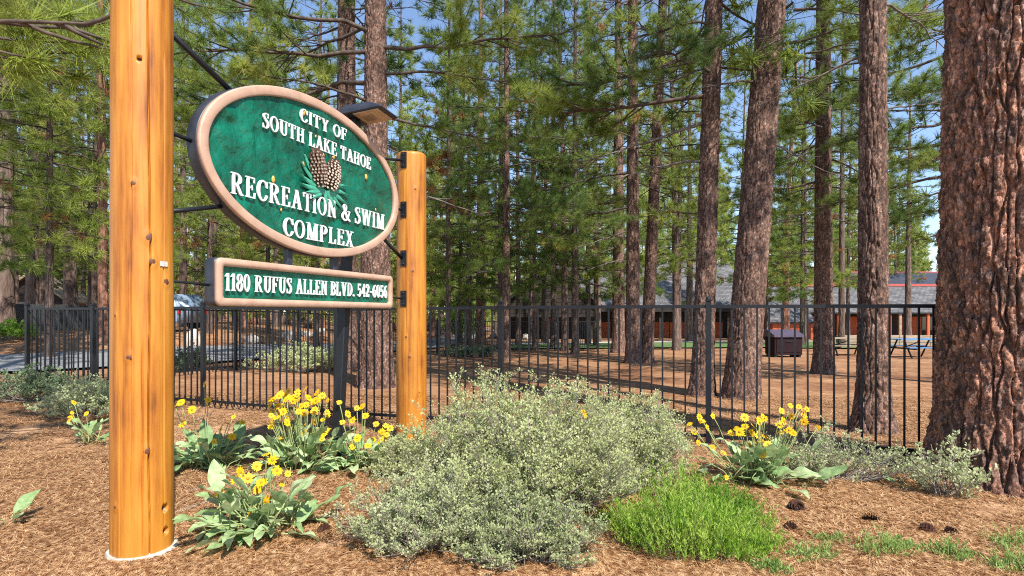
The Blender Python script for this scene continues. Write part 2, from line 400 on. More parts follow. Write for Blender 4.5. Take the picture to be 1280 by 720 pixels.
def gen_branch(r, L, rise, droop, ntw, step, bare=False, twig_len=.45):
    """branch along +X. returns wood list [(pts,rad)], tuft P, D"""
    n = 9; t = np.linspace(0, 1, n)
    wob = np.cumsum(r.normal(0, .035, (n, 2)), 0)*L*.6
    pts = np.stack([t*L, wob[:, 0], rise*L*t-droop*L*t**2*(1.25-.6*t)+wob[:, 1]*.5], -1); pts[0] = 0
    r0 = .011*L+.006
    wood = [(pts, r0*(1-.85*t)+.002)]
    P, D = [], []
    for k in range(ntw):
        s = r.uniform(.28, 1.0) if k else 1.0
        i = s*(n-1); i0 = min(int(i), n-2); f = i-i0
        b = pts[i0]*(1-f)+pts[i0+1]*f; tg = pts[i0+1]-pts[i0]; tg /= np.linalg.norm(tg)
        ang = (1 if k % 2 else -1)*math.radians(r.uniform(25, 70)) if k else 0
        d = np.array([tg[0]*math.cos(ang)-tg[1]*math.sin(ang), tg[0]*math.sin(ang)+tg[1]*math.cos(ang), tg[2]+r.uniform(-.25, .3)])
        tl = twig_len*L*(1.15-s)*r.uniform(.6, 1.3)+.18
        m = 5; q = np.linspace(0, 1, m)
        cv = r.normal(0, .12, 3); cv[2] = r.uniform(0, .28)
        tp = b+d*tl*q[:, None]+cv*tl*(q**2)[:, None]
        wood.append((tp, .3*r0*(1-.7*q)+.002))
        dd = tp[-1]-tp[-2]
        nt = max(1, int(tl*.75/step))
        for e in range(nt):
            qq = 1-e*step/tl
            j = qq*(m-1); j0 = min(int(j), m-2); ff = j-j0
            pp = tp[j0]*(1-ff)+tp[j0+1]*ff
            if e: pp = pp+r.normal(0, step*.3, 3); 
            P.append(pp); D.append(dd/np.linalg.norm(dd)+(r.normal(0, .45, 3) if e else 0)+np.array([0, 0, .25]))
    return wood, P, D
def wood_np(lst, k):
    Vs, Qs, o = [], [], 0
    for p, rd in lst:
        V, Q = tube_np(p, rd, k); Vs.append(V); Qs.append(Q+o); o += len(V)
    return np.concatenate(Vs), np.concatenate(Qs)
def rotz(P, a):
    c, s = math.cos(a), math.sin(a); P = np.asarray(P, float)
    return np.stack([P[..., 0]*c-P[..., 1]*s, P[..., 0]*s+P[..., 1]*c, P[..., 2]], -1)
def crown_mesh(name, seed, z0, z1, rmax, nb, level, mat, ntw=7, step=.3, tscale=1.0, shape='pine', lean=(0, 0)):
    r = np.random.default_rng(seed); wood, P, D = [], [], []
    for k in range(nb):
        u = (k+r.uniform(0, 1))/nb; z = z0+(z1-z0)*u
        prof = (1-u)**.75*(.55+.45*min(1, u/.22)) if shape == 'pine' else (1-u)
        L = max(.5, rmax*prof*r.uniform(.65, 1.15))
        rise = -.12+.75*u+r.normal(0, .12); dr = .25*(1-u)+r.uniform(-.1, .15)
        w, p, d = gen_branch(r, L, rise, dr, max(3, int(ntw*(.5+.6*L/rmax))), step)
        a = k*2.399+r.uniform(-.5, .5); off = np.array([lean[0]*z, lean[1]*z, z])
        wood += [(rotz(q, a)+off, rd) for q, rd in w]
        P += list(rotz(np.array(p), a)+off); D += list(rotz(np.array(d), a))
    if level == 'low': wood = wood[::1] if len(wood) < 200 else [x for x in wood if len(x[0]) == 9]
    WV, WQ = wood_np(wood, 3 if level == 'low' else 4)
    S = (.5+r.uniform(0, 1, len(P))**1.4*1.1)*tscale; P = np.array(P); D = np.array(D)
    dead = (vnoise(P[:, 0]*.9+seed, P[:, 2]*.9) > .84) & (r.uniform(0, 1, len(P)) < .6) if level != 'low' else np.zeros(len(P), bool)
    NV, NT = place_tufts(LV[level], P[~dead], D[~dead], S[~dead], r); polys, ms, vv, sm = [WQ, NT+len(WV)], [0, 1], [WV, NV], [True, False]
    if dead.any():
        BV, BT = place_tufts(LV[level], P[dead], D[dead], S[dead]*.8, r); polys.append(BT+len(WV)+len(NV)); ms.append(2); vv.append(BV); sm.append(False)
    return mesh_np(name, np.vstack(vv), polys, [M['twig'], mat, M['needles_dead']], ms, sm)
def branch_mesh(name, seed, L, rise, droop, ntw, step, mat, level='hi', bare=False, tscale=1.0, frac=1.0):
    r = np.random.default_rng(seed)
    w, P, D = gen_branch(r, L, rise, droop, ntw, step)
    WV, WQ = wood_np(w, 5)
    if bare: return mesh_np(name, WV, [WQ], [M['dead_twig']], [0], True)
    P = np.array(P); D = np.array(D)
    NV, NT = place_tufts(LV[level], P, D, r.uniform(.75, 1.2, len(P))*tscale, r)
    return mesh_np(name, np.vstack([WV, NV]), [WQ, NT+len(WV)], [M['twig'], mat], [0, 1], [True, False])

# ------------------------------------------------------------------ trunks
def bark_h(th, z, r0, seed, cx, cz, cells=False):
    P = max(5, int(round(2*math.pi*r0/cx)))
    a = th/(2*math.pi)*P; b = z/cz
    rr = np.random.default_rng(seed); J = rr.random((P, 512, 2))
    a = a+(.45*(vnoise(th/(2*math.pi)*8+seed, z*1.6, None)-.5)+.45*(vnoise(th/(2*math.pi)*24+seed, z*7, None)-.5))*sstep(0, .6, th)*sstep(2*math.pi, 2*math.pi-.6, th)
    b = b+.5*(vnoise(th*2+3, z*1.5+seed)-.5)
    ai = np.floor(a).astype(int); bi = np.floor(b).astype(int)
    F1 = np.full(a.shape, 9.); F2 = np.full(a.shape, 9.); ID = np.zeros(a.shape); K = rr.random((P, 512))
    for da in (-1, 0, 1):
        for db in (-1, 0, 1):
            ca, cb = ai+da, bi+db
            j = J[ca % P, cb % 512]
            d = np.hypot(ca+.1+.8*j[..., 0]-a, (cb+.1+.8*j[..., 1]-b))
            ID = np.where(d < F1, K[ca % P, cb % 512], ID)
            F2 = np.minimum(F2, np.maximum(F1, d)); F1 = np.minimum(F1, d)
    if cells: return ID*(.6+.4*sstep(0, .2, F2-F1))
    return sstep(.0, .17, F2-F1)
def trunk_mesh(name, r0, h, seed, nth, zv, nzv, mat, lean=(0, 0), depth=.03, cx=.085, cz=.3, flare=.35, top=.25, curve=(0, 0), taper_vis=0.0):
    zs = np.concatenate([np.linspace(-.25, zv, nzv), np.linspace(zv, h, 22)[1:]])
    th = np.linspace(0, 2*math.pi, nth, endpoint=False)
    Z, T = np.meshgrid(zs, th, indexing='ij')
    rad = r0*(1-(1-top)*np.clip(Z/h, 0, 1)-taper_vis*np.clip(Z/5, 0, 1))
    fl = np.exp(-np.clip(Z, 0, 9)/.32)
    lob = 1+.35*(vnoise(T/(2*math.pi)*6+seed, Z*.2, None)-.3)*sstep(0, .5, T)*sstep(2*math.pi, 2*math.pi-.5, T)
    rad = rad*(1+flare*fl*lob)
    if depth:
        hb = bark_h(T, Z+.3, r0, seed, cx, cz)
        hb2 = bark_h(T, Z+.3, r0, seed+5, cx*.3, cz*.075, True); hb3 = bark_h(T, Z+.3, r0, seed+9, cx*.55, cz*.2, True)
        rad = rad+depth*(hb-.7)+depth*(.34*(hb2-.5)+.2*(hb3-.5))*(.3+.7*hb)+np.random.default_rng(seed).normal(0, depth*.05, hb.shape)+depth*.5*(vnoise(T*r0*30+50, Z*14)-.5)*sstep(0, .2, T)*sstep(2*math.pi, 2*math.pi-.2, T)
    cxo = lean[0]*Z+curve[0]*(Z/8)**2; cyo = lean[1]*Z+curve[1]*(Z/8)**2
    V = np.stack([rad*np.cos(T)+cxo, rad*np.sin(T)+cyo, Z], -1).reshape(-1, 3)
    n = len(zs); i, j = np.meshgrid(np.arange(n-1), np.arange(nth), indexing='ij'); j2 = (j+1) % nth
    Q = np.stack([i*nth+j, i*nth+j2, (i+1)*nth+j2, (i+1)*nth+j], -1).reshape(-1, 4)
    return mesh_np(name, V, [Q], [mat], [0], not (depth and nth > 100))

# shared crown meshes (tree heights about 24 m unless scaled)
CR_MID = [crown_mesh('pine_crown', 100+k, [6.5, 5, 4.2, 7.5][k], 24, [3.0, 3.2, 2.7, 3.4][k], 78, 'mid', M[['needles', 'needles_dark', 'needles', 'needles_dark'][k]], 9, .25) for k in range(4)]
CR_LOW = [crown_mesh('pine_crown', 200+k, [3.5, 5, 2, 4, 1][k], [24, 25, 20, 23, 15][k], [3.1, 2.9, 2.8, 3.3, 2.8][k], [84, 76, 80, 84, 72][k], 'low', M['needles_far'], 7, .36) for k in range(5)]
TR_FAR = [trunk_mesh('pine_trunk', .3, 24, 300+k, 20, 6, 14, M[['bark_far', 'bark_far_red', 'bark_far'][k]], depth=.025, cx=.12, cz=.5, flare=.3, top=.15, curve=[(.1, 0), (-.1, 0), (0, 0)][k]) for k in range(3)]
CR_YOUNG = [crown_mesh('pine_crown', 260+k, [3.4, 2.6, 3.0][k], [17, 15, 19][k], [3.0, 2.7, 3.3][k], 84, 'mid', M[['needles', 'needles', 'needles_dark'][k]], 10, .24, tscale=1.1) for k in range(3)]
BR_HI = [branch_mesh('pine_branch', 400+k, 1.0*[3.6, 3.0, 2.6, 3.2, 2.2, 3.8][k], [.02, -.1, .05, -.18, .1, -.05][k], [.12, .1, .2, .05, .15, .2][k], [20, 17, 15, 17, 13, 22][k], .2, M[['needles', 'needles_dark', 'needles', 'needles_dark', 'needles', 'needles_dark'][k]], 'hi', tscale=1.1) for k in range(6)]
BR_BARE = [branch_mesh('bare_branch', 450+k, [1.2, 1.4, .9][k], [-.05, -.25, .1][k], [.3, .1, .1][k], 9, .3, None, bare=True) for k in range(3)]
BR_RUST = branch_mesh('rust_branch', 470, 1.0, -.2, .2, 5, .25, M['needles_dead'], 'hi')

def add_branches(tree, lst, r0, seed):
    """lst of (height, azimuth deg, kind 'h'/'b'/'r', variant, scale)"""
    for (z, az, kind, k, s) in lst:
        me = {'h': BR_HI, 'b': BR_BARE}[kind][k] if kind != 'r' else BR_RUST
        a = R(az)
        link('dead_branch' if kind == 'b' else 'branch', me, tree, (math.cos(a)*r0*.7, math.sin(a)*r0*.7, z), (0, 0, a), s)

NTREE = 0
def near_tree(name, base, r0, label, h=24, lean=(0, 0), seed=1, bark='bark_grey', nth=110, zv=7.5, nz=190, depth=.03, cx=.075, cz=.42, flare=.35, crown=0, cz0=None, branches=(), group=None, crscale=1.0, curve=(0, 0), taper=0.0):
    t = empty(name, base, 0, label, 'tree', group)
    link('trunk', trunk_mesh(name+'_trunk', r0, h, seed, nth, zv, nz, M[bark], lean, depth, cx, cz, flare, curve=curve, taper_vis=taper), t)
    if crown is not None:
        sc = (crscale, crscale, h/24)
        link('crown', CR_MID[crown], t, (lean[0]*12, lean[1]*12, cz0 or 0), (0, 0, seed*1.7), sc)
    if branches: 
        for (z, az, kind, k, s) in branches:
            me = {'h': BR_HI, 'b': BR_BARE}[kind][k] if kind != 'r' else BR_RUST
            a = R(az)
            link('dead_branch' if kind == 'b' else 'branch', me, t, (math.cos(a)*r0*.6+lean[0]*z, math.sin(a)*r0*.6+lean[1]*z, z), (0, 0, a), s)
    return t

# the fence-side giants
near_tree('pine_tree', (4.2, 4.9, gz(4.2, 4.9)), .48, 'huge red barked pine trunk standing before the iron fence', h=30, seed=11, bark='bark_red', nth=370, zv=4.6, nz=470, depth=.065, cx=.08, cz=.85, flare=.28, crown=3, cz0=3.5, crscale=1.2, lean=(.012, 0), branches=[])
b = gp(1094, 546)
near_tree('pine_tree', b+Vector((.13, .25, 0)), .162, 'slim dark pine with flared base just behind the fence, beside the huge trunk', h=22, seed=12, nth=130, nz=260, zv=6.5, depth=.026, cx=.06, flare=.62, crown=0, cz0=1.0,
          branches=[(4.6, 150, 'b', 1, .8), (5.2, 20, 'b', 0, .9), (3.9, -10, 'b', 2, .8), (5.6, 60, 'h', 4, .8)])
b = gp(1029, 467)
near_tree('pine_tree', b, .235, 'straight grey brown pine standing between the dark bin and picnic table', h=23, seed=13, nth=70, nz=130, zv=9, crown=1, branches=[(4.5, 200, 'b', 1, 1.1), (5.2, 170, 'h', 1, .8), (4.2, 10, 'b', 0, 1), (6, -20, 'h', 3, .8), (3.2, 190, 'b', 2, 1), (6.6, 230, 'h', 0, .7)])
b = gp(928, 500)
near_tree('pine_tree', b+Vector((.05, .2, 0)), .285, 'thick pine leaning to its right, crossing a slimmer trunk at the base', h=25, seed=14, lean=(.078, .0), nth=130, nz=220, depth=.03, flare=.22, crown=2, cz0=1.5,
          branches=[(6.2, -30, 'h', 4, .8), (4.6, 20, 'b', 1, 1), (5.6, 200, 'b', 0, 1), (6.8, 120, 'h', 2, .9)])
b = gp(887, 497)
near_tree('pine_tree', b+Vector((-.05, .25, 0)), .185, 'dark upright pine tight against the leaning pine', h=23, seed=15, lean=(.03, .0), nth=90, nz=200, flare=.4, crown=1, cz0=1.0,
          branches=[(5.5, 178, 'h', 0, 1.0), (5.0, 185, 'b', 1, 1.5), (4.3, 195, 'b', 0, 1.3), (6.2, 170, 'h', 5, .9), (5.9, 230, 'h', 3, .8)])
b = gp(773, 441)
near_tree('pine_tree', b, .3, 'dark trunk at the back of the tight three pine clump', h=25, seed=16, nth=70, nz=120, zv=12, crown=0, branches=[(6, 190, 'h', 1, 1.2), (7.5, 170, 'h', 5, 1.2), (5, 200, 'b', 1, 1.3), (9, 200, 'h', 0, 1.2)])
b = gp(791, 454)
near_tree('pine_tree', b, .24, 'grey lit middle trunk of the tight three pine clump', h=24, seed=17, nth=80, nz=140, zv=10, crown=1, cz0=1, branches=[(4.6, 200, 'b', 1, 1.3), (5.4, 185, 'h', 1, 1.1), (6.6, 175, 'h', 3, 1.2), (8, 190, 'h', 5, 1), (3.6, 185, 'b', 0, 1), (7.2, 10, 'h', 2, .9), (5.0, 230, 'h', 3, .9)])
b = gp(808, 453)
near_tree('pine_tree', b, .22, 'right trunk of the tight three pine clump, leaning slightly away', h=24, seed=18, lean=(.045, 0), nth=80, nz=140, zv=10, flare=.3, crown=2, cz0=1, branches=[(6.5, 10, 'h', 4, 1), (5, 5, 'b', 1, 1.2), (7.5, -20, 'h', 2, 1), (4, -10, 'b', 2, 1.2)])
b = gp(465, 486)
near_tree('pine_tree', b+Vector((0, .3, 0)), .355, 'broad pine with plated bark right behind the black sign pole', h=27, seed=19, nth=150, nz=240, zv=8, depth=.032, cx=.08, cz=.28, flare=.12, crown=0, cz0=2.2, taper=.22,
          branches=[(5.4, 185, 'h', 0, 1.15), (6.2, 178, 'h', 5, 1.1), (4.6, 200, 'b', 1, 1.4), (6.8, 200, 'h', 1, 1.2), (5.0, 170, 'h', 3, .9), (4.2, 5, 'b', 1, 1.3), (6.4, 10, 'h', 2, 1.0), (6.9, -15, 'h', 0, 1), (5.8, 215, 'h', 4, 1.0), (4.9, 15, 'r', 0, 1.0), (4.4, 12, 'r', 0, .8), (5.5, 5, 'h', 1, .8), (7.4, 160, 'h', 2, 1.2), (7.2, 225, 'h', 5, 1)])
b = at(433, 15.5)
near_tree('pine_tree', b, .3, 'darker pine trunk rising behind the lamp head', h=25, seed=20, nth=80, nz=130, zv=10, crown=1, branches=[(6.5, 180, 'h', 1, 1.3), (7.6, 190, 'h', 0, 1.2), (8.5, 170, 'h', 5, 1.2), (5.6, 190, 'b', 1, 1.3), (5.8, 200, 'h', 2, 1.1)])
b = gp(601, 430)
near_tree('pine_tree', b, .36, 'reddish stout pine standing alone beyond the round green sign post', h=27, seed=21, nth=80, nz=130, zv=14, bark='bark_red', depth=.03, cx=.09, cz=.35, flare=.3, crown=3, cz0=-1.0, crscale=1.1, branches=[(5.0, 180, 'h', 1, 1.3), (4.0, 200, 'b', 1, 1.6), (6, 170, 'h', 3, 1.3), (7.5, 210, 'h', 5, 1.3), (7, 20, 'h', 1, 1.3), (9, 0, 'h', 3, 1.3), (6.4, 190, 'r', 0, 1.3), (5.5, 250, 'h', 0, 1.3), (4.4, 300, 'h', 3, 1.2)])
b = gp(633, 451)
near_tree('pine_tree', b, .15, 'thin dark pine right behind a fence post', h=19, seed=22, nth=44, nz=90, zv=10, crown=1, crscale=.85, cz0=.5, branches=[(3.4, 190, 'b', 0, 1.2), (4.2, 10, 'h', 4, 1), (5, 180, 'h', 1, 1), (3.8, 250, 'h', 3, .9), (5.6, 300, 'h', 5, 1), (4.8, 330, 'h', 3, .9), (6.6, 200, 'h', 3, 1.1)])
b = at(1216, 12.5)
near_tree('pine_tree', b, .2, 'pine hidden behind the huge trunk with boughs spreading beside it', h=20, seed=24, nth=40, nz=60, zv=8, crown=1, cz0=-1, crscale=.9,
          branches=[(3.9, 190, 'h', 1, .8), (4.6, 165, 'h', 3, .9), (5.2, 200, 'h', 5, .8), (5.8, 175, 'h', 1, .9), (6.6, 190, 'h', 3, .9), (7.2, 160, 'h', 5, .8), (5.0, 215, 'h', 3, .8), (6.2, 225, 'h', 1, .8), (7.6, 205, 'h', 1, .9), (8.0, 180, 'h', 3, .9)])
# tree out of the frame on the left whose branch hangs into view
near_tree('pine_tree', (-7.2, 4.6, gz(-7.2, 4.6)), .3, 'pine beside the road bend whose low branch hangs near the log post', h=22, seed=23, nth=60, nz=80, zv=6, crown=2, cz0=2,
          branches=[(3.72, -6, 'h', 0, 1.12), (4.3, 6, 'h', 2, 1.2), (5.0, 12, 'h', 5, 1.0)])

# ------------------------------------------------------------------ middle and far forest
def far_tree(px, y, wpx, crown, label, lvl='mid', red=False, h=None, group='pines of the middle wood', cs=1.0, zoff=0, brs=0):
    base = at(px, y); r = wpx*y/F/2; h = h or 24
    t = empty('pine_tree', base, 0, label, 'tree', group)
    s = r/.3
    link('trunk', TR_FAR[1 if red else random.choice((0, 2))], t, None, (0, 0, random.uniform(0, 6.28)), (s, s, h/24))
    me = CR_MID[crown] if lvl == 'mid' else CR_LOW[crown]
    link('crown', me, t, (0, 0, zoff), (0, 0, random.uniform(0, 6.28)), (cs, cs, h/24))
    for k in range(brs):
        a = random.uniform(0, 6.28)
        link('branch', BR_HI[random.randrange(6)], t, (0, 0, random.uniform(2.8, 7)), (0, 0, a), random.uniform(.8, 1.2))
    return t
ORD = ['first', 'second', 'third', 'fourth', 'fifth', 'sixth', 'seventh', 'eighth', 'ninth', 'tenth', 'eleventh']
left_lab = 'pine in the wood, %s from the tall log post'
mid_lab = 'slender pine, %s from the shorter log post towards the three pine clump'
for i_, (px, y, w, cr, red, h, brs, z) in enumerate([(7, 24, 20, 1, False, 26, 3, 1), (40, 28, 15, 0, False, 24, 2, 0), (53, 33, 10, 2, False, 22, 2, 0), (88, 30, 16, 3, False, 25, 3, 0), (104, 44, 6, 1, False, 20, 2, 0), (113, 38, 6, 2, False, 21, 2, 0), (129, 23, 12, 0, True, 23, 2, 0)]):
    far_tree(px, y, w, cr, ('reddish ' if red else 'grey ')+left_lab % ORD[6-i_]+(' towards the road'), red=red, h=h, brs=brs, zoff=z, group='pines left of the tall log post')
for i_, (px, y, w, cr, red, h, brs) in enumerate([(229, 36, 10, 1, False, 23, 2), (246, 50, 7, 0, False, 23, 0), (268, 46, 8, 2, False, 21, 1), (304, 36, 11, 3, True, 24, 2), (318, 55, 7, 1, False, 22, 0), (345, 48, 7, 2, False, 24, 1), (385, 52, 8, 0, False, 24, 0)]):
    far_tree(px, y, w, cr, ('reddish' if red else 'grey')+' pine in the wood behind the signs, %s from the tall log post' % ORD[i_], red=red, h=h, brs=brs, group='pines behind the oval sign')
for i_, (px, y, w, cr, h, brs, cs, z) in enumerate([(552, 55, 7, 1, 24, 0, 1, 0), (586, 34, 8, 1, 18, 5, 1.0, -1.5), (626, 31, 9, 3, 24, 4, 1, 0), (648, 38, 7, 0, 24, 2, 1, 0), (664, 46, 6, 1, 22, 1, 1, 0), (680, 40, 7, 2, 24, 2, 1, 0), (692, 33, 8, 1, 21, 4, 1, -1), (706, 29, 9, 3, 22, 4, 1, -1), (719, 26, 10, 1, 20, 5, .9, -1), (735, 38, 7, 0, 23, 3, 1, 0), (748, 44, 7, 2, 24, 2, 1, 0)]):
    far_tree(px, y, w, cr, mid_lab % ORD[i_], h=h, brs=brs, cs=cs, zoff=z, group='slender middle pines')
for i_, (px, y, w, cr, red, h, brs, z) in enumerate([(845, 30, 9, 2, False, 22, 3, 0), (862, 44, 9, 0, False, 24, 1, 0), (982, 48, 9, 2, True, 24, 2, 0), (1006, 40, 7, 1, False, 20, 2, 0), (1052, 34, 8, 0, False, 23, 3, 2), (1135, 47, 8, 3, False, 22, 0, 2)]):
    far_tree(px, y, w, cr, ('reddish ' if red else '')+'pine before the buildings, %s from the three pine clump towards the huge trunk' % ORD[i_], red=red, h=h, brs=brs, zoff=z, group='pines before the red hall')
for (px, y, k, s, lab) in [(62, 18, 0, 1.0, 'bushy young pine with low green boughs beside the road bank'), (118, 25, 1, 1.1, 'bushy young pine close left of the tall log post'), (-30, 16, 1, 1.0, 'bushy young pine at the near end of the road bank'), (20, 34, 2, 1.2, 'bushy pine behind the yellow green bush on the bank'),
        (262, 27, 0, 1.1, 'bushy young pine rising behind the left edge of the oval sign'), (335, 30, 1, 1.2, 'bushy young pine rising behind the top of the oval sign'), (396, 25, 0, 1.1, 'bushy young pine beside the trunk behind the lamp head'),
        (560, 24, 1, 1.1, 'bushy pine just right of the shorter log post'), (575, 38, 0, 1.2, 'bushy young pine behind the bright green sapling'), (668, 30, 2, 1.15, 'bushy dark pine right of the thin pine at the fence post'), (745, 35, 0, 1.2, 'bushy pine just left of the three pine clump'),
        (848, 31, 0, 1.1, 'bushy young pine overhanging the lodge roof right of the clump'), (1003, 36, 1, 1.1, 'bushy young pine between the leaning pine and the straight pine'), (1060, 44, 0, 1.2, 'bushy young pine beside the blue raised roof'), (500, 33, 1, 1.2, 'bushy young pine behind the top of the shorter log post'), (926, 44, 0, 1.3, 'bushy young pine seen between the leaning pine and its dark neighbour'), (958, 50, 1, 1.5, 'bushy young pine behind the white annex'), (1120, 66, 0, 1.2, 'bushy young pine standing behind the blue raised roof')]:
    t = empty('young_pine', at(px, y), 0, lab, 'tree', 'bushy young pines'); rr_ = .09+.03*(y > 30)
    link('trunk', TR_FAR[0], t, None, (0, 0, y), (rr_/.3*1.3, rr_/.3*1.3, .75*s)); link('crown', CR_YOUNG[k], t, None, (0, 0, px*.1), s)
# deep forest
rf = np.random.default_rng(31)
for k in range(230):
    y = rf.uniform(72, 125); px = -250+ (k % 50)*36+rf.uniform(-18, 18)
    if k >= 150: px = -220+(k-150)*21.5+rf.uniform(-9, 9); y = rf.uniform(66, 82) if px > 600 else rf.uniform(48, 72)
    if 1120 < px < 1185 and y < 120 and k % 3: continue
    kind = int(rf.integers(0, 5)) if k < 150 else int(rf.choice([2, 4])); h = rf.uniform(19, 30) if kind != 4 else rf.uniform(12, 18)
    t = empty('pine_tree', at(px, y), 0, 'distant pine in the sunlit wood beyond the road and buildings', 'tree', 'distant pines')
    s = rf.uniform(.7, 1.2)
    link('trunk', TR_FAR[int(rf.integers(0, 3))], t, None, (0, 0, rf.uniform(0, 6)), (s, s, h/24))
    link('crown', CR_LOW[kind], t, (0, 0, 0), (0, 0, rf.uniform(0, 6)), (rf.uniform(.9, 1.35),)*2+(h/[24, 25, 20, 23, 15][kind],))

def distant_woodland():
    r = np.random.default_rng(91); P = []
    for k in range(190):
        px = r.uniform(-420, 1700); y = r.uniform(128, 175); h = r.uniform(15, 27); x = (px-640)/F*y; n = int(h*3.2)
        u = r.uniform(.02, 1, n); rad = 3.2*(1-u)**.7*np.sqrt(r.uniform(0, 1, n)); a = r.uniform(0, 6.28, n)
        P.append(np.stack([x+rad*np.cos(a), y+rad*np.sin(a), gz(x, y)+h*u], -1))
    P = np.concatenate(P); D = r.normal(size=P.shape); D[:, 2] = np.abs(D[:, 2])
    V, T = place_tufts([tuft_template(r, 12, 1.5, .3) for _ in range(4)], P, D, r.uniform(.7, 1.3, len(P)), r)
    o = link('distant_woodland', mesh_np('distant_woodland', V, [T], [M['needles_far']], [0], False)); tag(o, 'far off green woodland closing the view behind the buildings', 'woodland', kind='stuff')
distant_woodland()

# ------------------------------------------------------------------ log posts
def log_post(name, x, y, r, h, label, nth, nz, cracks, dents, knots, seed):
    t = empty(name, (x, y, gz(x, y)), 0, label, 'post', 'log posts holding the sign')
    zs = np.concatenate([np.linspace(.02, h-.03, nz), [h-.012, h]]); th = np.linspace(0, 2*math.pi, nth, endpoint=False)
    Z, T = np.meshgrid(zs, th, indexing='ij')
    rad = r*(1.015-.02*Z/h)+.004*(vnoise(T/(2*math.pi)*9+seed, Z*.7, 9)-.5)+.003*(vnoise(T/(2*math.pi)*24+seed, Z*2.5, 24)-.5)
    rad[-2] -= .004; rad[-1] -= .014
    for (t0, z0, z1, wob, dep, w) in cracks:
        c = R(t0)+wob*(vnoise(Z*1.1+t0, Z*0+seed)-.5)+wob*.25*(vnoise(Z*5+t0, Z*0+seed+3)-.5)
        d = np.abs((T-c+math.pi) % (2*math.pi)-math.pi)*r
        m = sstep(z0, z0+.15, Z)*sstep(z1, z1-.15, Z)
        rad -= dep*m*np.clip(1-d/w, 0, 1)
    for (t0, z0, rr, dep) in dents:
        d = np.hypot(((T-R(t0)+math.pi) % (2*math.pi)-math.pi)*r, Z-z0); rad -= dep*sstep(rr*1.15, rr*.8, d)
    for (t0, z0, rr, sz) in knots:
        d = np.hypot(((T-R(t0)+math.pi) % (2*math.pi)-math.pi)*r, (Z-z0)/1.6); rad += .004*sstep(rr*2.6, rr, d)
    V = np.stack([rad*np.cos(T), rad*np.sin(T), Z], -1).reshape(-1, 3); n = len(zs)
    V = np.vstack([V, [[0, 0, h+.004]]])
    i, j = np.meshgrid(np.arange(n-1), np.arange(nth), indexing='ij'); j2 = (j+1) % nth
    Q = np.stack([i*nth+j, i*nth+j2, (i+1)*nth+j2, (i+1)*nth+j], -1).reshape(-1, 4)
    C = np.array([[(n-1)*nth+k, (n-1)*nth+(k+1) % nth, n*nth] for k in range(nth)])
    link('log', mesh_np('log', V, [Q, C], [M['log']], [0, 0], [True, False]), t)
    for (t0, z0, rr, sz) in knots:
        bm = bmesh.new(); bmesh.ops.create_uvsphere(bm, u_segments=12, v_segments=6, radius=1)
        a = R(t0); o = link('knot', bm_mesh('knot', bm, M['knot'], True), t, (math.cos(a)*(r+.001), math.sin(a)*(r+.001), z0), (R(20*math.sin(z0*9)), 0, a), (.007, rr*1.35, rr*sz*1.35))
    for (t0, z0, rr, dep) in dents:
        bm = bmesh.new(); bmesh.ops.create_cone(bm, cap_ends=True, segments=16, radius1=rr*.8, radius2=rr*.8, depth=.006)
        a = R(t0); link('bolt_recess', bm_mesh('bolt_recess', bm, M['hole']), t, (math.cos(a)*(r-dep+.005), math.sin(a)*(r-dep+.005), z0), (0, math.pi/2, a))
    return t
LP = Vector((-2.20, 3.43, 0)); RP = Vector((-1.10, 6.3, 0)); PR = .16
def th_px(px, c): # angle on the post surface seen at photo column px (front side)
    d = Vector(((px-640)/F, 1, 0)).normalized(); p = Vector((c.x, c.y, 0)); bq = p.dot(d); disc = bq*bq-(p.dot(p)-PR*PR)
    q = d*(bq-math.sqrt(max(0, disc)))-p; return math.degrees(math.atan2(q.y, q.x))
def lz(py, y): return CAMH+(HY-py)*y/F
lpost = log_post('log_post', LP.x, LP.y, PR, 3.42, 'tall honey coloured log post with knots, standing on a pale concrete footing', 300, 330,
    [(th_px(187, LP), -.1, 3.6, .1, .045, .0055), (th_px(163, LP), .2, 3.3, .1, .018, .004), (th_px(205, LP), .1, 3.0, .06, .014, .004), (th_px(178, LP), 0, 1.3, .06, .02, .004), (th_px(150, LP), 0, 1.0, .06, .01, .004)],
    [(th_px(206, LP), lz(640, 3.3), .02, .03), (th_px(207, LP), lz(670, 3.3), .018, .03), (th_px(174, LP), lz(73, 3.3), .014, .025)],
    [(th_px(167, LP), lz(229, 3.3), .012, 1.0), (th_px(186, LP), lz(295, 3.3), .016, 1.3), (th_px(191, LP), lz(325, 3.3), .014, 1.2), (th_px(161, LP), lz(445, 3.3), .013, 1.0), (th_px(184, LP), lz(563, 3.3), .014, 1.3), (th_px(145, LP), lz(631, 3.3), .01, 1.3), (th_px(208, LP), lz(350, 3.3), .013, 1.4), (th_px(145, LP), lz(393, 3.3), .006, 1.5)], 3)
bm = bmesh.new(); bmesh.ops.create_cone(bm, cap_ends=True, segments=40, radius1=.205, radius2=.178, depth=.07)
for v in bm.verts: v.co += Vector((random.uniform(-.004, .004), random.uniform(-.004, .004), random.uniform(-.004, .004)))
link('footing', bm_mesh('footing', bm, M['concrete'], False), lpost, (0, 0, .005))
def paint_patch(z, t0, w, h):
    V, Q = [], []; n = 10
    for i in range(n+1):
        a = R(t0)+(i/n-.5)*w/PR
        hh = h*(.7+.3*vnoise(np.array(i*1.7), np.array(z*9)))
        for s in (-.5, .5): V.append((math.cos(a)*(PR+.0075), math.sin(a)*(PR+.0075), z+s*hh))
    for i in range(n): Q.append((2*i, 2*i+2, 2*i+3, 2*i+1))
    link('scuff', mesh_np('scuff', V, [np.array(Q)], [M['concrete']], [0], True), lpost)
paint_patch(lz(327, 3.3), th_px(204, LP), .05, .035)
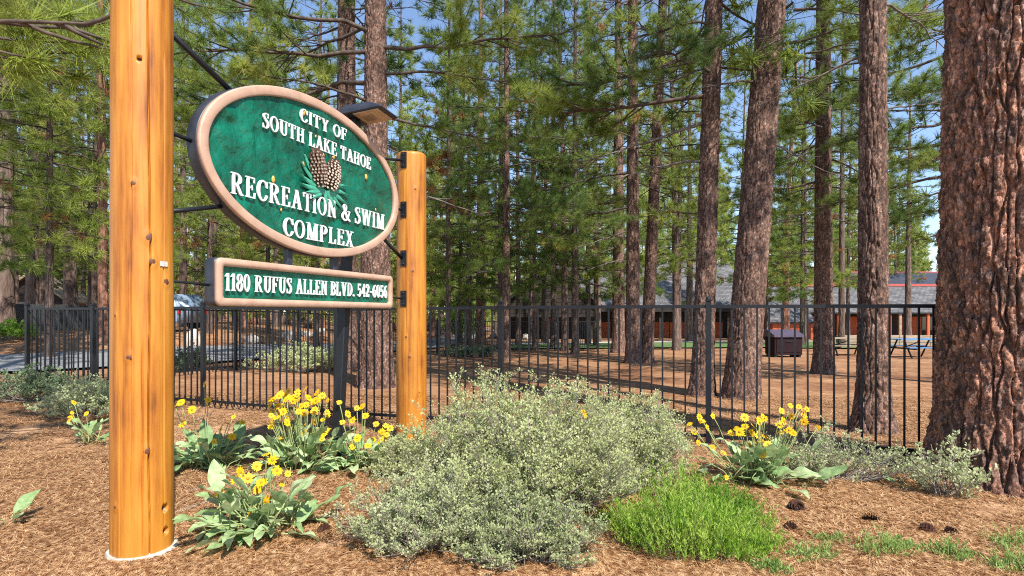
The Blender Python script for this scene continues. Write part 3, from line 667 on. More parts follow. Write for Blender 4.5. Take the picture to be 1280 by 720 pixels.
log_post('log_post', RP.x, RP.y, PR, 3.17, 'shorter log post with bracket plates, rising from behind the big shrub', 160, 220,
    [(th_px(507, RP), .2, 3.3, .06, .008, .005), (th_px(520, RP), .5, 3.0, .06, .006, .005)], [],
    [(th_px(516, RP), lz(338, 6.15), .013, 1.2), (th_px(512, RP), lz(445, 6.15), .012, 1.2), (th_px(524, RP), lz(490, 6.15), .016, 1.6), (th_px(519, RP), lz(235, 6.15), .01, 1.2), (th_px(508, RP), lz(420, 6.15), .01, 1.2)], 8)

# ------------------------------------------------------------------ sign letters: serif glyphs from distance fields
class G:
    def __init__(s, w):
        s.w = w; s.nx = int((w+.3)/.022); s.ny = int(1.3/.022)
        s.xs = np.linspace(-.15, w+.15, s.nx); s.ys = np.linspace(-.15, 1.15, s.ny)
        s.X, s.Y = np.meshgrid(s.xs, s.ys, indexing='ij'); s.D = np.full(s.X.shape, 9.)
    def add(s, d): s.D = np.minimum(s.D, d); return s
    def sub(s, d): s.D = np.maximum(s.D, -d); return s
    def rect(s, x0, y0, x1, y1): return np.maximum(np.abs(s.X-(x0+x1)/2)-(x1-x0)/2, np.abs(s.Y-(y0+y1)/2)-(y1-y0)/2)
    def ell(s, cx, cy, rx, ry): return (np.hypot((s.X-cx)/rx, (s.Y-cy)/ry)-1)*min(rx, ry)
    def seg(s, x0, y0, x1, y1, w): # slanted stroke of horizontal width w clipped to y range
        xm = x0+(s.Y-y0)*(x1-x0)/(y1-y0); lo, hi = min(y0, y1), max(y0, y1)
        return np.maximum(np.abs(s.X-xm)-w/2, np.maximum(lo-s.Y, s.Y-hi))
    def poly(s, pts, ws, n=60):
        pts = np.array(pts, float); q = np.linspace(0, len(pts)-1, n)
        def cr(c): # catmull-rom
            out = []
            for t in q:
                i = min(int(t), len(pts)-2); f = t-i
                p = [c[max(i-1, 0)], c[i], c[i+1], c[min(i+2, len(pts)-1)]]
                out.append(.5*(2*p[1]+(p[2]-p[0])*f+(2*p[0]-5*p[1]+4*p[2]-p[3])*f*f+(3*p[1]-p[0]-3*p[2]+p[3])*f**3))
            return np.array(out)
        x, y = cr(pts[:, 0]), cr(pts[:, 1]); w = np.interp(q, np.arange(len(pts)), ws)
        d = np.full(s.X.shape, 9.)
        for a, b_, c in zip(x, y, w): d = np.minimum(d, np.hypot(s.X-a, s.Y-b_)-c/2)
        return d
    def serif(s, xc, y, wd=.3): 
        s.add(s.rect(xc-wd/2, y, xc+wd/2, y+.06)) if y < .5 else s.add(s.rect(xc-wd/2, y-.06, xc+wd/2, y)); return s
    def stem(s, x, b=True, t=True, w=.135):
        s.add(s.rect(x-w/2, 0, x+w/2, 1))
        if b: s.serif(x, 0, w+.13)
        if t: s.serif(x, 1, w+.13)
        return s
ST = .135; TN = .075
def glyph(ch):
    if ch == 'I': g = G(.3); g.stem(.15)
    elif ch == 'H': g = G(.7); g.stem(.15).stem(.55); g.add(g.rect(.15, .47, .55, .54))
    elif ch == 'L': g = G(.56); g.stem(.15); g.add(g.rect(.1, 0, .54, .06)); g.add(np.maximum(g.seg(.56, .3, .46, 0, .1), g.X-.55))
    elif ch in 'EF':
        g = G(.57 if ch == 'E' else .54); g.stem(.15); g.add(g.rect(.1, .94, .53, 1)); g.add(g.seg(.5, .74, .49, 1, .06)); g.add(g.rect(.15, .47, .38, .53)); g.add(g.rect(.35, .38, .4, .62))
        if ch == 'E': g.add(g.rect(.1, 0, .55, .06)); g.add(g.seg(.53, .28, .5, 0, .07))
    elif ch == 'T': g = G(.6); g.stem(.3, t=False); g.add(g.rect(.02, .94, .58, 1)); g.add(g.rect(.02, .74, .075, 1)); g.add(g.rect(.525, .74, .58, 1))
    elif ch == 'O' or ch == '0':
        w = .66 if ch == 'O' else .5; g = G(w); g.add(g.ell(w/2, .5, w/2, .52)); g.sub(g.ell(w/2, .5, w/2-ST*.97, .445))
    elif ch == 'C':
        g = G(.62); g.add(g.ell(.33, .5, .33, .52)); g.sub(g.ell(.35, .5, .18, .445)); g.sub(g.rect(.45, .3, .9, .68)); g.add(g.rect(.545, .64, .6, .98)); g.sub(g.rect(.62, -.2, .9, 1.2))
    elif ch == 'D':
        g = G(.66); g.add(np.maximum(g.ell(.2, .5, .46, .5), .2-g.X)); g.sub(np.maximum(g.ell(.2, .5, .28, .44), .15-g.X)); g.stem(.15); g.add(g.rect(.1, .94, .25, 1)).add(g.rect(.1, 0, .25, .06))
    elif ch in 'PRB':
        g = G(.6 if ch != 'R' else .68); g.add(np.maximum(g.ell(.28, .735, .3, .265), .25-g.X)); g.sub(np.maximum(g.ell(.26, .735, .15, .205), .2-g.X)); g.add(g.rect(.1, .94, .3, 1)).add(g.rect(.1, .47, .3, .53))
        if ch == 'B': 
            h = G(g.w); h.add(np.maximum(h.ell(.28, .27, .33, .27), .25-h.X)); h.sub(np.maximum(h.ell(.26, .265, .17, .2), .2-h.X)); g.add(h.D); g.add(g.rect(.1, 0, .3, .06))
        if ch == 'R': g.add(g.seg(.3, .5, .55, 0, .17)); g.add(g.rect(.47, 0, .68, .055))
        g.stem(.15)
    elif ch == 'U': g = G(.68); g.add(np.maximum(g.ell(.34, .3, .26, .32), g.Y-.3)); g.sub(np.maximum(g.ell(.37, .31, .135, .25), g.Y-.32)); g.add(g.rect(.08, .3, .25, 1)); g.add(g.rect(.51, .3, .6, 1)); g.sub(g.rect(.25, .3, .51, 1.2)); g.serif(.165, 1, .31).serif(.555, 1, .24)
    elif ch == 'N': g = G(.72); g.add(g.rect(.12, 0, .2, 1)); g.add(g.rect(.53, 0, .61, 1)); g.add(g.seg(.15, 1, .57, 0, .19)); g.serif(.16, 0, .26).serif(.57, 1, .26); g.add(g.rect(.02, .94, .2, 1))
    elif ch == 'M': g = G(.84); g.add(g.rect(.12, 0, .19, 1)); g.add(g.rect(.6, 0, .77, 1)); g.add(g.seg(.17, 1, .42, 0, .17)); g.add(g.seg(.42, 0, .65, 1, .08)); g.serif(.155, 0, .25).serif(.685, 0, .3).serif(.7, 1, .27); g.add(g.rect(.03, .94, .2, 1))
    elif ch == 'A': g = G(.7); g.add(g.seg(.13, 0, .36, 1, .08)); g.add(g.seg(.34, 1, .58, 0, .18)); g.add(g.rect(.2, .3, .5, .36)); g.serif(.12, 0, .24).serif(.57, 0, .28)
    elif ch == 'V': g = G(.7); g.add(g.seg(.14, 1, .37, 0, .18)); g.add(g.seg(.37, 0, .58, 1, .08)); g.serif(.14, 1, .28).serif(.58, 1, .24)
    elif ch == 'Y': g = G(.66); g.add(g.seg(.13, 1, .34, .42, .17)); g.add(g.seg(.35, .42, .54, 1, .08)); g.add(g.rect(.25, 0, .42, .47)); g.serif(.335, 0, .3).serif(.13, 1, .26).serif(.54, 1, .22)
    elif ch == 'X': g = G(.68); g.add(g.seg(.14, 1, .54, 0, .18)); g.add(g.seg(.12, 0, .54, 1, .075)); g.serif(.14, 1, .27).serif(.55, 1, .22).serif(.12, 0, .22).serif(.55, 0, .27)
    elif ch == 'K': g = G(.7); g.add(g.seg(.2, .42, .54, 1, .075)); g.add(g.seg(.3, .56, .57, 0, .18)); g.stem(.15).serif(.54, 1, .24).serif(.57, 0, .26)
    elif ch == 'W': g = G(.98); g.add(g.seg(.12, 1, .3, 0, .16)); g.add(g.seg(.3, 0, .47, 1, .07)); g.add(g.seg(.47, 1, .66, 0, .16)); g.add(g.seg(.66, 0, .86, 1, .07)); g.serif(.12, 1, .25).serif(.47, 1, .25).serif(.86, 1, .22)
    elif ch == 'S': g = G(.52); g.add(g.poly([(.44, .84), (.36, .95), (.24, .965), (.12, .86), (.14, .7), (.27, .54), (.4, .4), (.43, .2), (.3, .04), (.16, .04), (.07, .17)], [.05, .06, .07, .13, .16, .18, .18, .15, .08, .06, .05])); g.add(g.rect(.415, .7, .46, 1.0)); g.add(g.rect(.05, 0, .095, .3))
    elif ch == '&': g = G(.74); g.add(g.poly([(.68, .56), (.6, .3), (.45, .08), (.28, .03), (.12, .12), (.1, .3), (.24, .5), (.4, .68), (.4, .88), (.3, .96), (.2, .86), (.22, .7), (.36, .42), (.52, .16), (.7, .04)], [.06, .07, .08, .1, .14, .15, .1, .09, .1, .07, .1, .14, .17, .17, .1], 110)); g.add(g.rect(.52, .54, .74, .6))
    elif ch == '1': g = G(.36); g.add(g.rect(.12, 0, .28, 1)); g.serif(.2, 0, .32); g.add(g.seg(.02, .8, .2, .98, .12))
    elif ch == '8': g = G(.5); g.add(g.ell(.25, .74, .21, .27)); g.add(g.ell(.25, .27, .245, .29)); g.sub(g.ell(.25, .75, .085, .2)); g.sub(g.ell(.25, .26, .1, .21))
    elif ch == '5': g = G(.5); g.add(g.rect(.1, .86, .44, 1)); g.add(g.rect(.09, .5, .15, 1)); g.add(g.poly([(.11, .5), (.26, .6), (.39, .45), (.38, .18), (.22, .03), (.06, .12)], [.06, .12, .16, .16, .09, .12]))
    elif ch == '4': g = G(.52); g.add(g.rect(.28, 0, .43, 1)); g.add(g.rect(.02, .24, .5, .34)); g.add(g.seg(.05, .28, .36, 1, .08))
    elif ch == '2': g = G(.5); g.add(g.poly([(.07, .76), (.14, .93), (.28, .95), (.39, .8), (.34, .55), (.18, .27), (.07, .08)], [.13, .1, .1, .16, .16, .1, .08])); g.add(g.rect(.03, 0, .46, .13)); g.add(g.rect(.41, .05, .46, .24))
    elif ch == '6': g = G(.5); g.add(g.ell(.25, .3, .24, .32)); g.sub(g.ell(.25, .28, .09, .23)); g.add(g.poly([(.1, .3), (.11, .6), (.22, .85), (.42, .97)], [.16, .15, .12, .07]))
    elif ch == '-': g = G(.34); g.add(g.rect(.03, .36, .3, .47))
    elif ch == '.': g = G(.22); g.add(g.ell(.1, .07, .085, .085))
    else: raise ValueError(ch)
    return g
def glyph_mesh(ch, thick=.16):
    g = glyph(ch); D = g.D; bm = bmesh.new(); cache = {}
    nx, ny = D.shape
    def vert(key, x, y):
        if key not in cache: cache[key] = bm.verts.new((x, 0, y))
        return cache[key]
    for i in range(nx-1):
        for j in range(ny-1):
            c = [(i, j), (i+1, j), (i+1, j+1), (i, j+1)]; ins = [D[p] < 0 for p in c]
            if not any(ins): continue
            poly = []
            for k in range(4):
                a, b_ = c[k], c[(k+1) % 4]
                if ins[k]: poly.append(vert(a, g.xs[a[0]], g.ys[a[1]]))
                if ins[k] != ins[(k+1) % 4]:
                    t = D[a]/(D[a]-D[b_]); key = (min(a, b_), max(a, b_))
                    poly.append(vert(key, g.xs[a[0]]+t*(g.xs[b_[0]]-g.xs[a[0]]), g.ys[a[1]]+t*(g.ys[b_[1]]-g.ys[a[1]])))
            poly = [v for k, v in enumerate(poly) if v is not poly[k-1]]
            if len(poly) >= 3:
                try: bm.faces.new(poly)
                except ValueError: pass
    bmesh.ops.dissolve_limit(bm, angle_limit=.06, verts=bm.verts, edges=bm.edges)
    ext = bmesh.ops.extrude_face_region(bm, geom=list(bm.faces))
    vv = [e for e in ext['geom'] if isinstance(e, bmesh.types.BMVert)]
    for v in vv: v.co.y -= thick
    for v in vv:      # slight face taper
        pass
    return bm_mesh('letter_'+{'&': 'and', '-': 'dash', '.': 'dot'}.get(ch, ch), bm, M['white']), g.w
GL = {}
def text(parent, s, u0, u1, zb, cap, y):
    for ch in set(s.replace(' ', '')):
        if ch not in GL: GL[ch] = glyph_mesh(ch)
    gap, sp = .085, .34
    tot = sum(sp if ch == ' ' else GL[ch][1]+gap for ch in s)-gap
    k = (u1-u0)/tot; x = u0
    for ch in s:
        if ch == ' ': x += sp*k; continue
        link('letter' if ch.isalpha() else ('digit' if ch.isdigit() else 'character'), GL[ch][0], parent, (x, y, zb), None, (k, .065, cap)); x += (GL[ch][1]+gap)*k

# ------------------------------------------------------------------ the signs
EU = (RP-LP).normalized(); SROT = math.atan2(EU.y, EU.x)
ov = empty('oval_sign', LP, SROT, 'oval green carved sign with tan border reading recreation and swim complex', 'sign')
UC, ZC, RA, RB = 1.586, 2.57, 1.208, .66
def oval_ring(ra, rb, n=128):
    t = np.linspace(0, 2*math.pi, n, endpoint=False); return np.stack([UC+ra*np.cos(t), ZC+rb*np.sin(t)], -1)
def loft(name, rings, mat, close=True, smooth=True):
    n = len(rings[0]); V = np.concatenate(rings); m = len(rings)
    i, j = np.meshgrid(np.arange(m if close else m-1), np.arange(n), indexing='ij'); j2 = (j+1) % n; i2 = (i+1) % m
    Q = np.stack([i*n+j, i*n+j2, i2*n+j2, i2*n+j], -1).reshape(-1, 4)
    return mesh_np(name, V, [Q], [mat], [0], smooth)
def ring3(ra, rb, y): q = oval_ring(ra, rb); return np.stack([q[:, 0], np.full(len(q), y), q[:, 1]], -1)
BW = .076
prof = [(0, .012), (.0, -.01), (.004, -.016), (.012, -.019), (.04, -.02), (.064, -.019), (.072, -.015), (BW, -.01), (BW, .028), (.05, .028)]
link('border', loft('border', [ring3(RA-a, RB-a, y) for a, y in prof], M['pink'], True, False), ov)
edge = [(.001, .0125), (-.004, .02), (-.004, .098), (.01, .105), (.3, .105), (.3, .06), (.02, .032), (.004, .0125)]
link('backing', loft('backing', [ring3(RA-a, RB-a, y) for a, y in edge], M['navy'], True, False), ov)
# carved field
def field(ra, rb, y, amp, nr=60, nt=150):
    s = np.linspace(0, 1, nr); t = np.linspace(0, 2*math.pi, nt, endpoint=False); S, T = np.meshgrid(s, t, indexing='ij')
    X = UC+S*ra*np.cos(T); Z = ZC+S*rb*np.sin(T)
    n1 = vnoise(X*5+3, Z*6+7); n2 = vnoise(X*14, Z*17+5); Y = y-amp*(np.abs(n1-.5)*2-.3)-amp*.45*(n2-.5)
    V = np.stack([X, Y, Z], -1).reshape(-1, 3)
    i, j = np.meshgrid(np.arange(nr-1), np.arange(nt), indexing='ij'); j2 = (j+1) % nt
    Q = np.stack([i*nt+j, i*nt+j2, (i+1)*nt+j2, (i+1)*nt+j], -1).reshape(-1, 4)
    return mesh_np('field', V, [Q], [M['green']], [0], True)
link('field', field(RA-BW+.002, RB-BW+.002, .010, .022), ov)
LY = .001
text(ov, 'CITY OF', 1.33, 1.935, 2.987, .105, LY)
text(ov, 'SOUTH LAKE TAHOE', .93, 2.31, 2.812, .115, LY)
text(ov, 'RECREATION & SWIM', .64, 2.54, 2.262, .152, LY)
text(ov, 'COMPLEX', 1.145, 2.035, 2.033, .142, LY)
# pine cone emblem
em = empty('emblem', (0, 0, 0)); em.parent = ov
def cone_emblem(cx, cz, rx, rz, tilt, seed, tipmat):
    r = np.random.default_rng(seed); V, Q, Q2 = [], [], []
    bm = bmesh.new(); bmesh.ops.create_uvsphere(bm, u_segments=18, v_segments=14, radius=1)
    for v in bm.verts: v.co = Vector((v.co.x*rx*.9, v.co.y*.045, v.co.z*rz*.95))
    rows = 11
    for i in range(rows):
        f = (i+.5)/rows; z = -rz+2*rz*f; wd = rx*math.sqrt(max(0, 1-(z/rz)**2))
        nn = max(3, int(wd/rx*8)); 
        for k in range(nn):
            a = ((k+.5*(i % 2)+.25)/nn)*math.pi
            x = -wd*math.cos(a); y = -.05*math.sin(a)*(wd/rx)**.5
            w = .017; p = [(-w, 0, .012), (w, 0, .012), (w*.8, -.014, -.012), (0, -.02, -.018), (-w*.8, -.014, -.012)]
            vs_ = [bm.verts.new((x+q[0], y+q[1], z+q[2]+r.uniform(-.004, .004))) for q in p]
            f1 = bm.faces.new(vs_)
            lo = [bm.verts.new(Vector(vs_[q].co)+Vector((0, .006, -.012))) for q in (2, 3, 4)]
            for q0, q1 in ((2, 3), (3, 4)):
                ff = bm.faces.new([vs_[q0], lo[q0-2], lo[q1-2], vs_[q1]]); ff.material_index = 1
    me = bpy.data.meshes.new('pine_cone'); bm.to_mesh(me); bm.free(); me.materials.append(M['cone']); me.materials.append(tipmat)
    link('pine_cone', me, em, (cx, -.012, cz), (0, tilt, 0))
cone_emblem(1.525, 2.655, .088, .155, R(-14), 1, M['cone_tip'])
cone_emblem(1.715, 2.64, .092, .14, R(14), 2, M['cone_tip'])
for (dx, dz, L, a) in [(-.03, 0, .3, 150), (-.04, -.01, .27, 166), (-.03, -.02, .27, 180), (-.02, -.02, .22, 196), (.0, -.02, .18, 212), (.05, 0, .26, 18), (.05, -.01, .27, 2), (.04, -.02, .27, -14), (.03, -.02, .24, -30), (.02, -.02, .2, -46), (.0, -.02, .13, -75), (.05, .03, .22, 34), (-.05, .03, .28, 136)]:
    n = 7; q = np.linspace(0, 1, n); V = []
    for k in range(n):
        w = .022*math.sin(math.pi*min(1, .25+.75*q[k]))**.8+.001
        for s, yy in ((-1, .012), (0, -.004), (1, .012)): V.append((q[k]*L, yy, s*w+.05*L*math.sin(math.pi*q[k])))
    Qn = [(3*k+c, 3*k+3+c, 3*k+4+c, 3*k+1+c) for k in range(n-1) for c in (0, 1)]
    link('needle', mesh_np('needle', V, [np.array(Qn)], [M['teal']], [0], True), em, (1.625+dx, -.018, 2.50+dz), (0, -R(a), 0))
bm = bmesh.new(); bmesh.ops.create_uvsphere(bm, u_segments=10, v_segments=8, radius=1)
for v in bm.verts: v.co.x *= 1-.35*v.co.z
seed_me = bm_mesh('gold_seed', bm, M['gold'], True)
for px, py in [(380, 127+14), (342, 224), (379, 205), (404, 195), (417, 196), (458, 221), (407, 246), (352, 262), (470, 262), (395, 170)]:
    k = (px-640)/F; u = (-LP.x+k*LP.y)/(EU.x-k*EU.y); yy = LP.y+EU.y*u
    s = 1 if py not in (262, 170) else .5
    link('gold_seed', seed_me, ov, (u, .004, lz(py, yy)), (0, R(random.uniform(-30, 30)), 0), (.016*s, .012*s, .028*s))

ad = empty('address_sign', LP, SROT, 'long green street address board with tan border under the oval sign', 'sign')
A0, A1, B0, B1 = .52, 2.69, 1.472, 1.805
def rrect(inset, y, rad=.045, n=6):
    x0, x1, z0, z1 = A0+inset, A1-inset, B0+inset, B1-inset; rr = max(.012, rad-inset*.4); P = []
    for cx, cz, a0 in ((x1-rr, z1-rr, 0), (x0+rr, z1-rr, 90), (x0+rr, z0+rr, 180), (x1-rr, z0+rr, 270)):
        for k in range(n+1): a = R(a0+90*k/n); P.append((cx+rr*math.cos(a), y, cz+rr*math.sin(a)))
    return np.array(P)
aprof = [(0, .012), (0, -.006), (.006, -.014), (.03, -.018), (.05, -.014), (.056, .0), (.056, .03), (.03, .03)]
link('border', loft('border', [rrect(a, y) for a, y in aprof], M['pink'], True, False), ad)
aedge = [(.001, .0125), (-.004, .02), (-.004, .098), (.01, .105), (.1, .105), (.1, .06), (.02, .031), (.004, .0125)]
link('backing', loft('backing', [rrect(a, y) for a, y in aedge], M['navy'], True, False), ad)
nx, nz = 150, 24
X, Z = np.meshgrid(np.linspace(A0+.054, A1-.054, nx), np.linspace(B0+.054, B1-.054, nz), indexing='ij')
Y = .02-.01*np.abs(vnoise(X*7+2, Z*9)-.5)*2-.006*(vnoise(X*18, Z*22)-.5)
i, j = np.meshgrid(np.arange(nx-1), np.arange(nz-1), indexing='ij')
link('field', mesh_np('field', np.stack([X, Y, Z], -1).reshape(-1, 3), [np.stack([i*nz+j, (i+1)*nz+j, (i+1)*nz+j+1, i*nz+j+1], -1).reshape(-1, 4)], [M['green']], [0], True), ad)
text(ad, '1180 RUFUS ALLEN BLVD. 542-6056', .6, 2.60, 1.58, .122, .008)
# brackets and bars
PLEN = (RP-LP).length
def bar(parent, p0, p1, r=.017, name='bracket_arm'):
    link(name, tube_mesh(name, [p0, ((p0[0]+p1[0])/2, (p0[1]+p1[1])/2, (p0[2]+p1[2])/2), p1], r, M['steel'], 8), parent)
def plate(parent, z): # plate on the right post facing the left post
    x = PLEN-PR-.006
    part_box('mounting_plate', parent, x-.004, x+.014, -.035, .035, z-.085, z+.085, M['steel'], .002)
    for s in (-.06, .06):
        bm = bmesh.new(); bmesh.ops.create_uvsphere(bm, u_segments=8, v_segments=6, radius=.012)
        link('bolt', bm_mesh('bolt', bm, M['steel'], True), parent, (x-.004, 0, z+s))
yb = .06
bar(ov, (PR-.01, yb, 3.24), (.72, yb, 3.0), .02)
bar(ov, (PR-.01, yb, 2.56+.02), (.4, yb, 2.56), .015)
bar(ov, (PR-.01, yb, 2.05), (.62, yb, 2.17), .015)
for z, z2, u2 in ((3.06, 2.99, 2.53), (2.53, 2.53, 2.77), (2.01, 2.22, 2.56)):
    plate(ov, z); bar(ov, (PLEN-PR, .02, z), (u2, .06, z2), .018 if z < 2.3 else .014)
plate(ad, 1.58); bar(ad, (PLEN-PR, .02, 1.58), (2.66, .06, 1.60), .009)
bar(ad, (PR-.01, yb, 1.63), (A0+.04, yb, 1.615), .009)
part_box('hanger', ov, 1.245, 1.30, .04, .09, 1.78, 2.0, M['navy'], .003)
part_box('hanger', ov, 1.81, 1.865, .04, .09, 1.78, 2.0, M['navy'], .003)

# lamp on its pole behind the sign
PU, PY = 1.995, .15
lamp_base = LP+EU*PU+Vector((-EU.y, EU.x, 0))*PY
lp = empty('sign_lamp', (lamp_base.x, lamp_base.y, gz(lamp_base.x, lamp_base.y)+.1), SROT, 'black floodlight on a square black pole behind the oval sign', 'lamp')
lp.rotation_euler = (0, R(4.6), SROT)      # the pole leans a little along the sign
part_box('pole', lp, -.042, .042, -.042, .042, -.25, 3.196, M['steel'], .006)
part_box('collar', lp, -.05, .05, -.05, .05, 3.13, 3.197, M['steel'], .004)
def head():
    bm = bmesh.new()
    # local y from -.62 (front) to -.14, body wider at the bottom
    lo = [(-.15, -.4, 3.225), (.15, -.4, 3.225), (.15, .06, 3.2), (-.15, .06, 3.2)]
    mid = [(-.15, -.4, 3.245), (.15, -.4, 3.245), (.15, .06, 3.255), (-.15, .06, 3.255)]
    hi = [(-.11, -.24, 3.31), (.11, -.24, 3.31), (.11, .02, 3.31), (-.11, .02, 3.31)]
    A, B, C = [[bm.verts.new(p) for p in L] for L in (lo, mid, hi)]
    for P, Q_ in ((A, B), (B, C)):
        for k in range(4): bm.faces.new([P[k], P[(k+1) % 4], Q_[(k+1) % 4], Q_[k]])
    bm.faces.new(C); bm.faces.new(A[::-1])
    bmesh.ops.bevel(bm, geom=list(bm.edges), offset=.008, segments=1, affect='EDGES')
    return bm_mesh('head', bm, M['navy'])
hd = link('head', head(), lp)
ln = link('lens', box_mesh('lens', -.125, .125, -.155, .12, -.006, .002, M['lens']), lp, (0, -.2, 3.2105), (R(-3.1), 0, 0))
part_box('lens_bulb_shade', lp, -.05, .05, -.24, -.12, 3.196, 3.205, M['timber_d'], .002)

# ------------------------------------------------------------------ iron fences
def unit_box(name, sx, sy, sz, mat, bev=0): return box_mesh(name, -sx/2, sx/2, -sy/2, sy/2, 0, sz, mat, bev)
PK = unit_box('picket', .017, .017, 1.0, M['steel']); PST = unit_box('post', .06, .06, 1.0, M['steel'], .004)
def cap_mesh():
    bm = bmesh.new(); bm_box(bm, -.036, .036, -.036, .036, 0, .02, .003)
    r = bmesh.ops.create_uvsphere(bm, u_segments=12, v_segments=8, radius=.03)
    for v in r['verts']: v.co.z = max(v.co.z, -.005)*.8+.026
    return bm_mesh('post_cap', bm, M['steel'])
CAP = cap_mesh()
def fence(label, P0, P1, first, nposts, spacing=2.4, H=1.52, per=20, skip_first_post=False):
    """posts start at offset `first` along P0->P1"""
    d = (P1-P0); d.z = 0; L = d.length; e = d/L; rz = math.atan2(e.y, e.x)
    t = empty('iron_fence', (P0.x, P0.y, 0), rz, label, 'fence')
    offs = [0.0]+[first+k*spacing for k in range(nposts)]
    if first == 0: offs = offs[1:]
    pos = [o for o in offs if o <= L+.01]
    def h(s): q = P0+e*s; return gz(q.x, q.y)
    for k, s in enumerate(pos):
        if not (skip_first_post and k == 0):
            ps = link('post', PST, t, (s, 0, h(s)-.05), None, (1, 1, H+.09)); link('post_cap', CAP, ps, (0, 0, 1), None, (1, 1, 1/(H+.09)))
    for a, b_ in zip(pos[:-1], pos[1:]):
        za, zb = h(a), h(b_); n = max(2, int(round((b_-a)/.1203)))
        for zz, hh in ((H-.035, .036), (.09, .034)):
            bm = bmesh.new(); x0, x1 = a+.031, b_-.031
            V = [bm.verts.new((x, y, z)) for x, zg in ((x0, za), (x1, zb)) for y in (-.017, .017) for z in (zg+zz, zg+zz+hh)]
            for f in ((0, 1, 3, 2), (4, 6, 7, 5), (0, 4, 5, 1), (2, 3, 7, 6), (0, 2, 6, 4), (1, 5, 7, 3)): bm.faces.new([V[q] for q in f])
            link('rail', bm_mesh('rail', bm, M['steel']), t)
        for k in range(1, n):
            f = k/n; s = a+(b_-a)*f; link('picket', PK, t, (s+random.uniform(-.002, .002), 0, za+(zb-za)*f+.05), (random.uniform(-.004, .004), random.uniform(-.003, .003), 0), (1, 1, H-.075))
    return t
FE = Vector((.94, -.342, 0)).normalized(); F626 = Vector((-.137, 7.03, 0))
C0 = F626-FE*(2.4*3+1.66)
fence('long black iron picket fence running behind the log posts and shrubs', C0, F626+FE*7.3, 1.66, 7)
C1 = Vector((-2.45, 29.0, 0))
fence('black iron fence run going back beside the road from the fence corner', C0+(C1-C0).normalized()*.045, C1, 2.35, 9, skip_first_post=True)
fence('distant black iron fence run crossing before the dark gabled wing', C1+Vector((.05, 0, 0)), Vector((5.2, 31.0, 0)), 2.4, 4, skip_first_post=True)

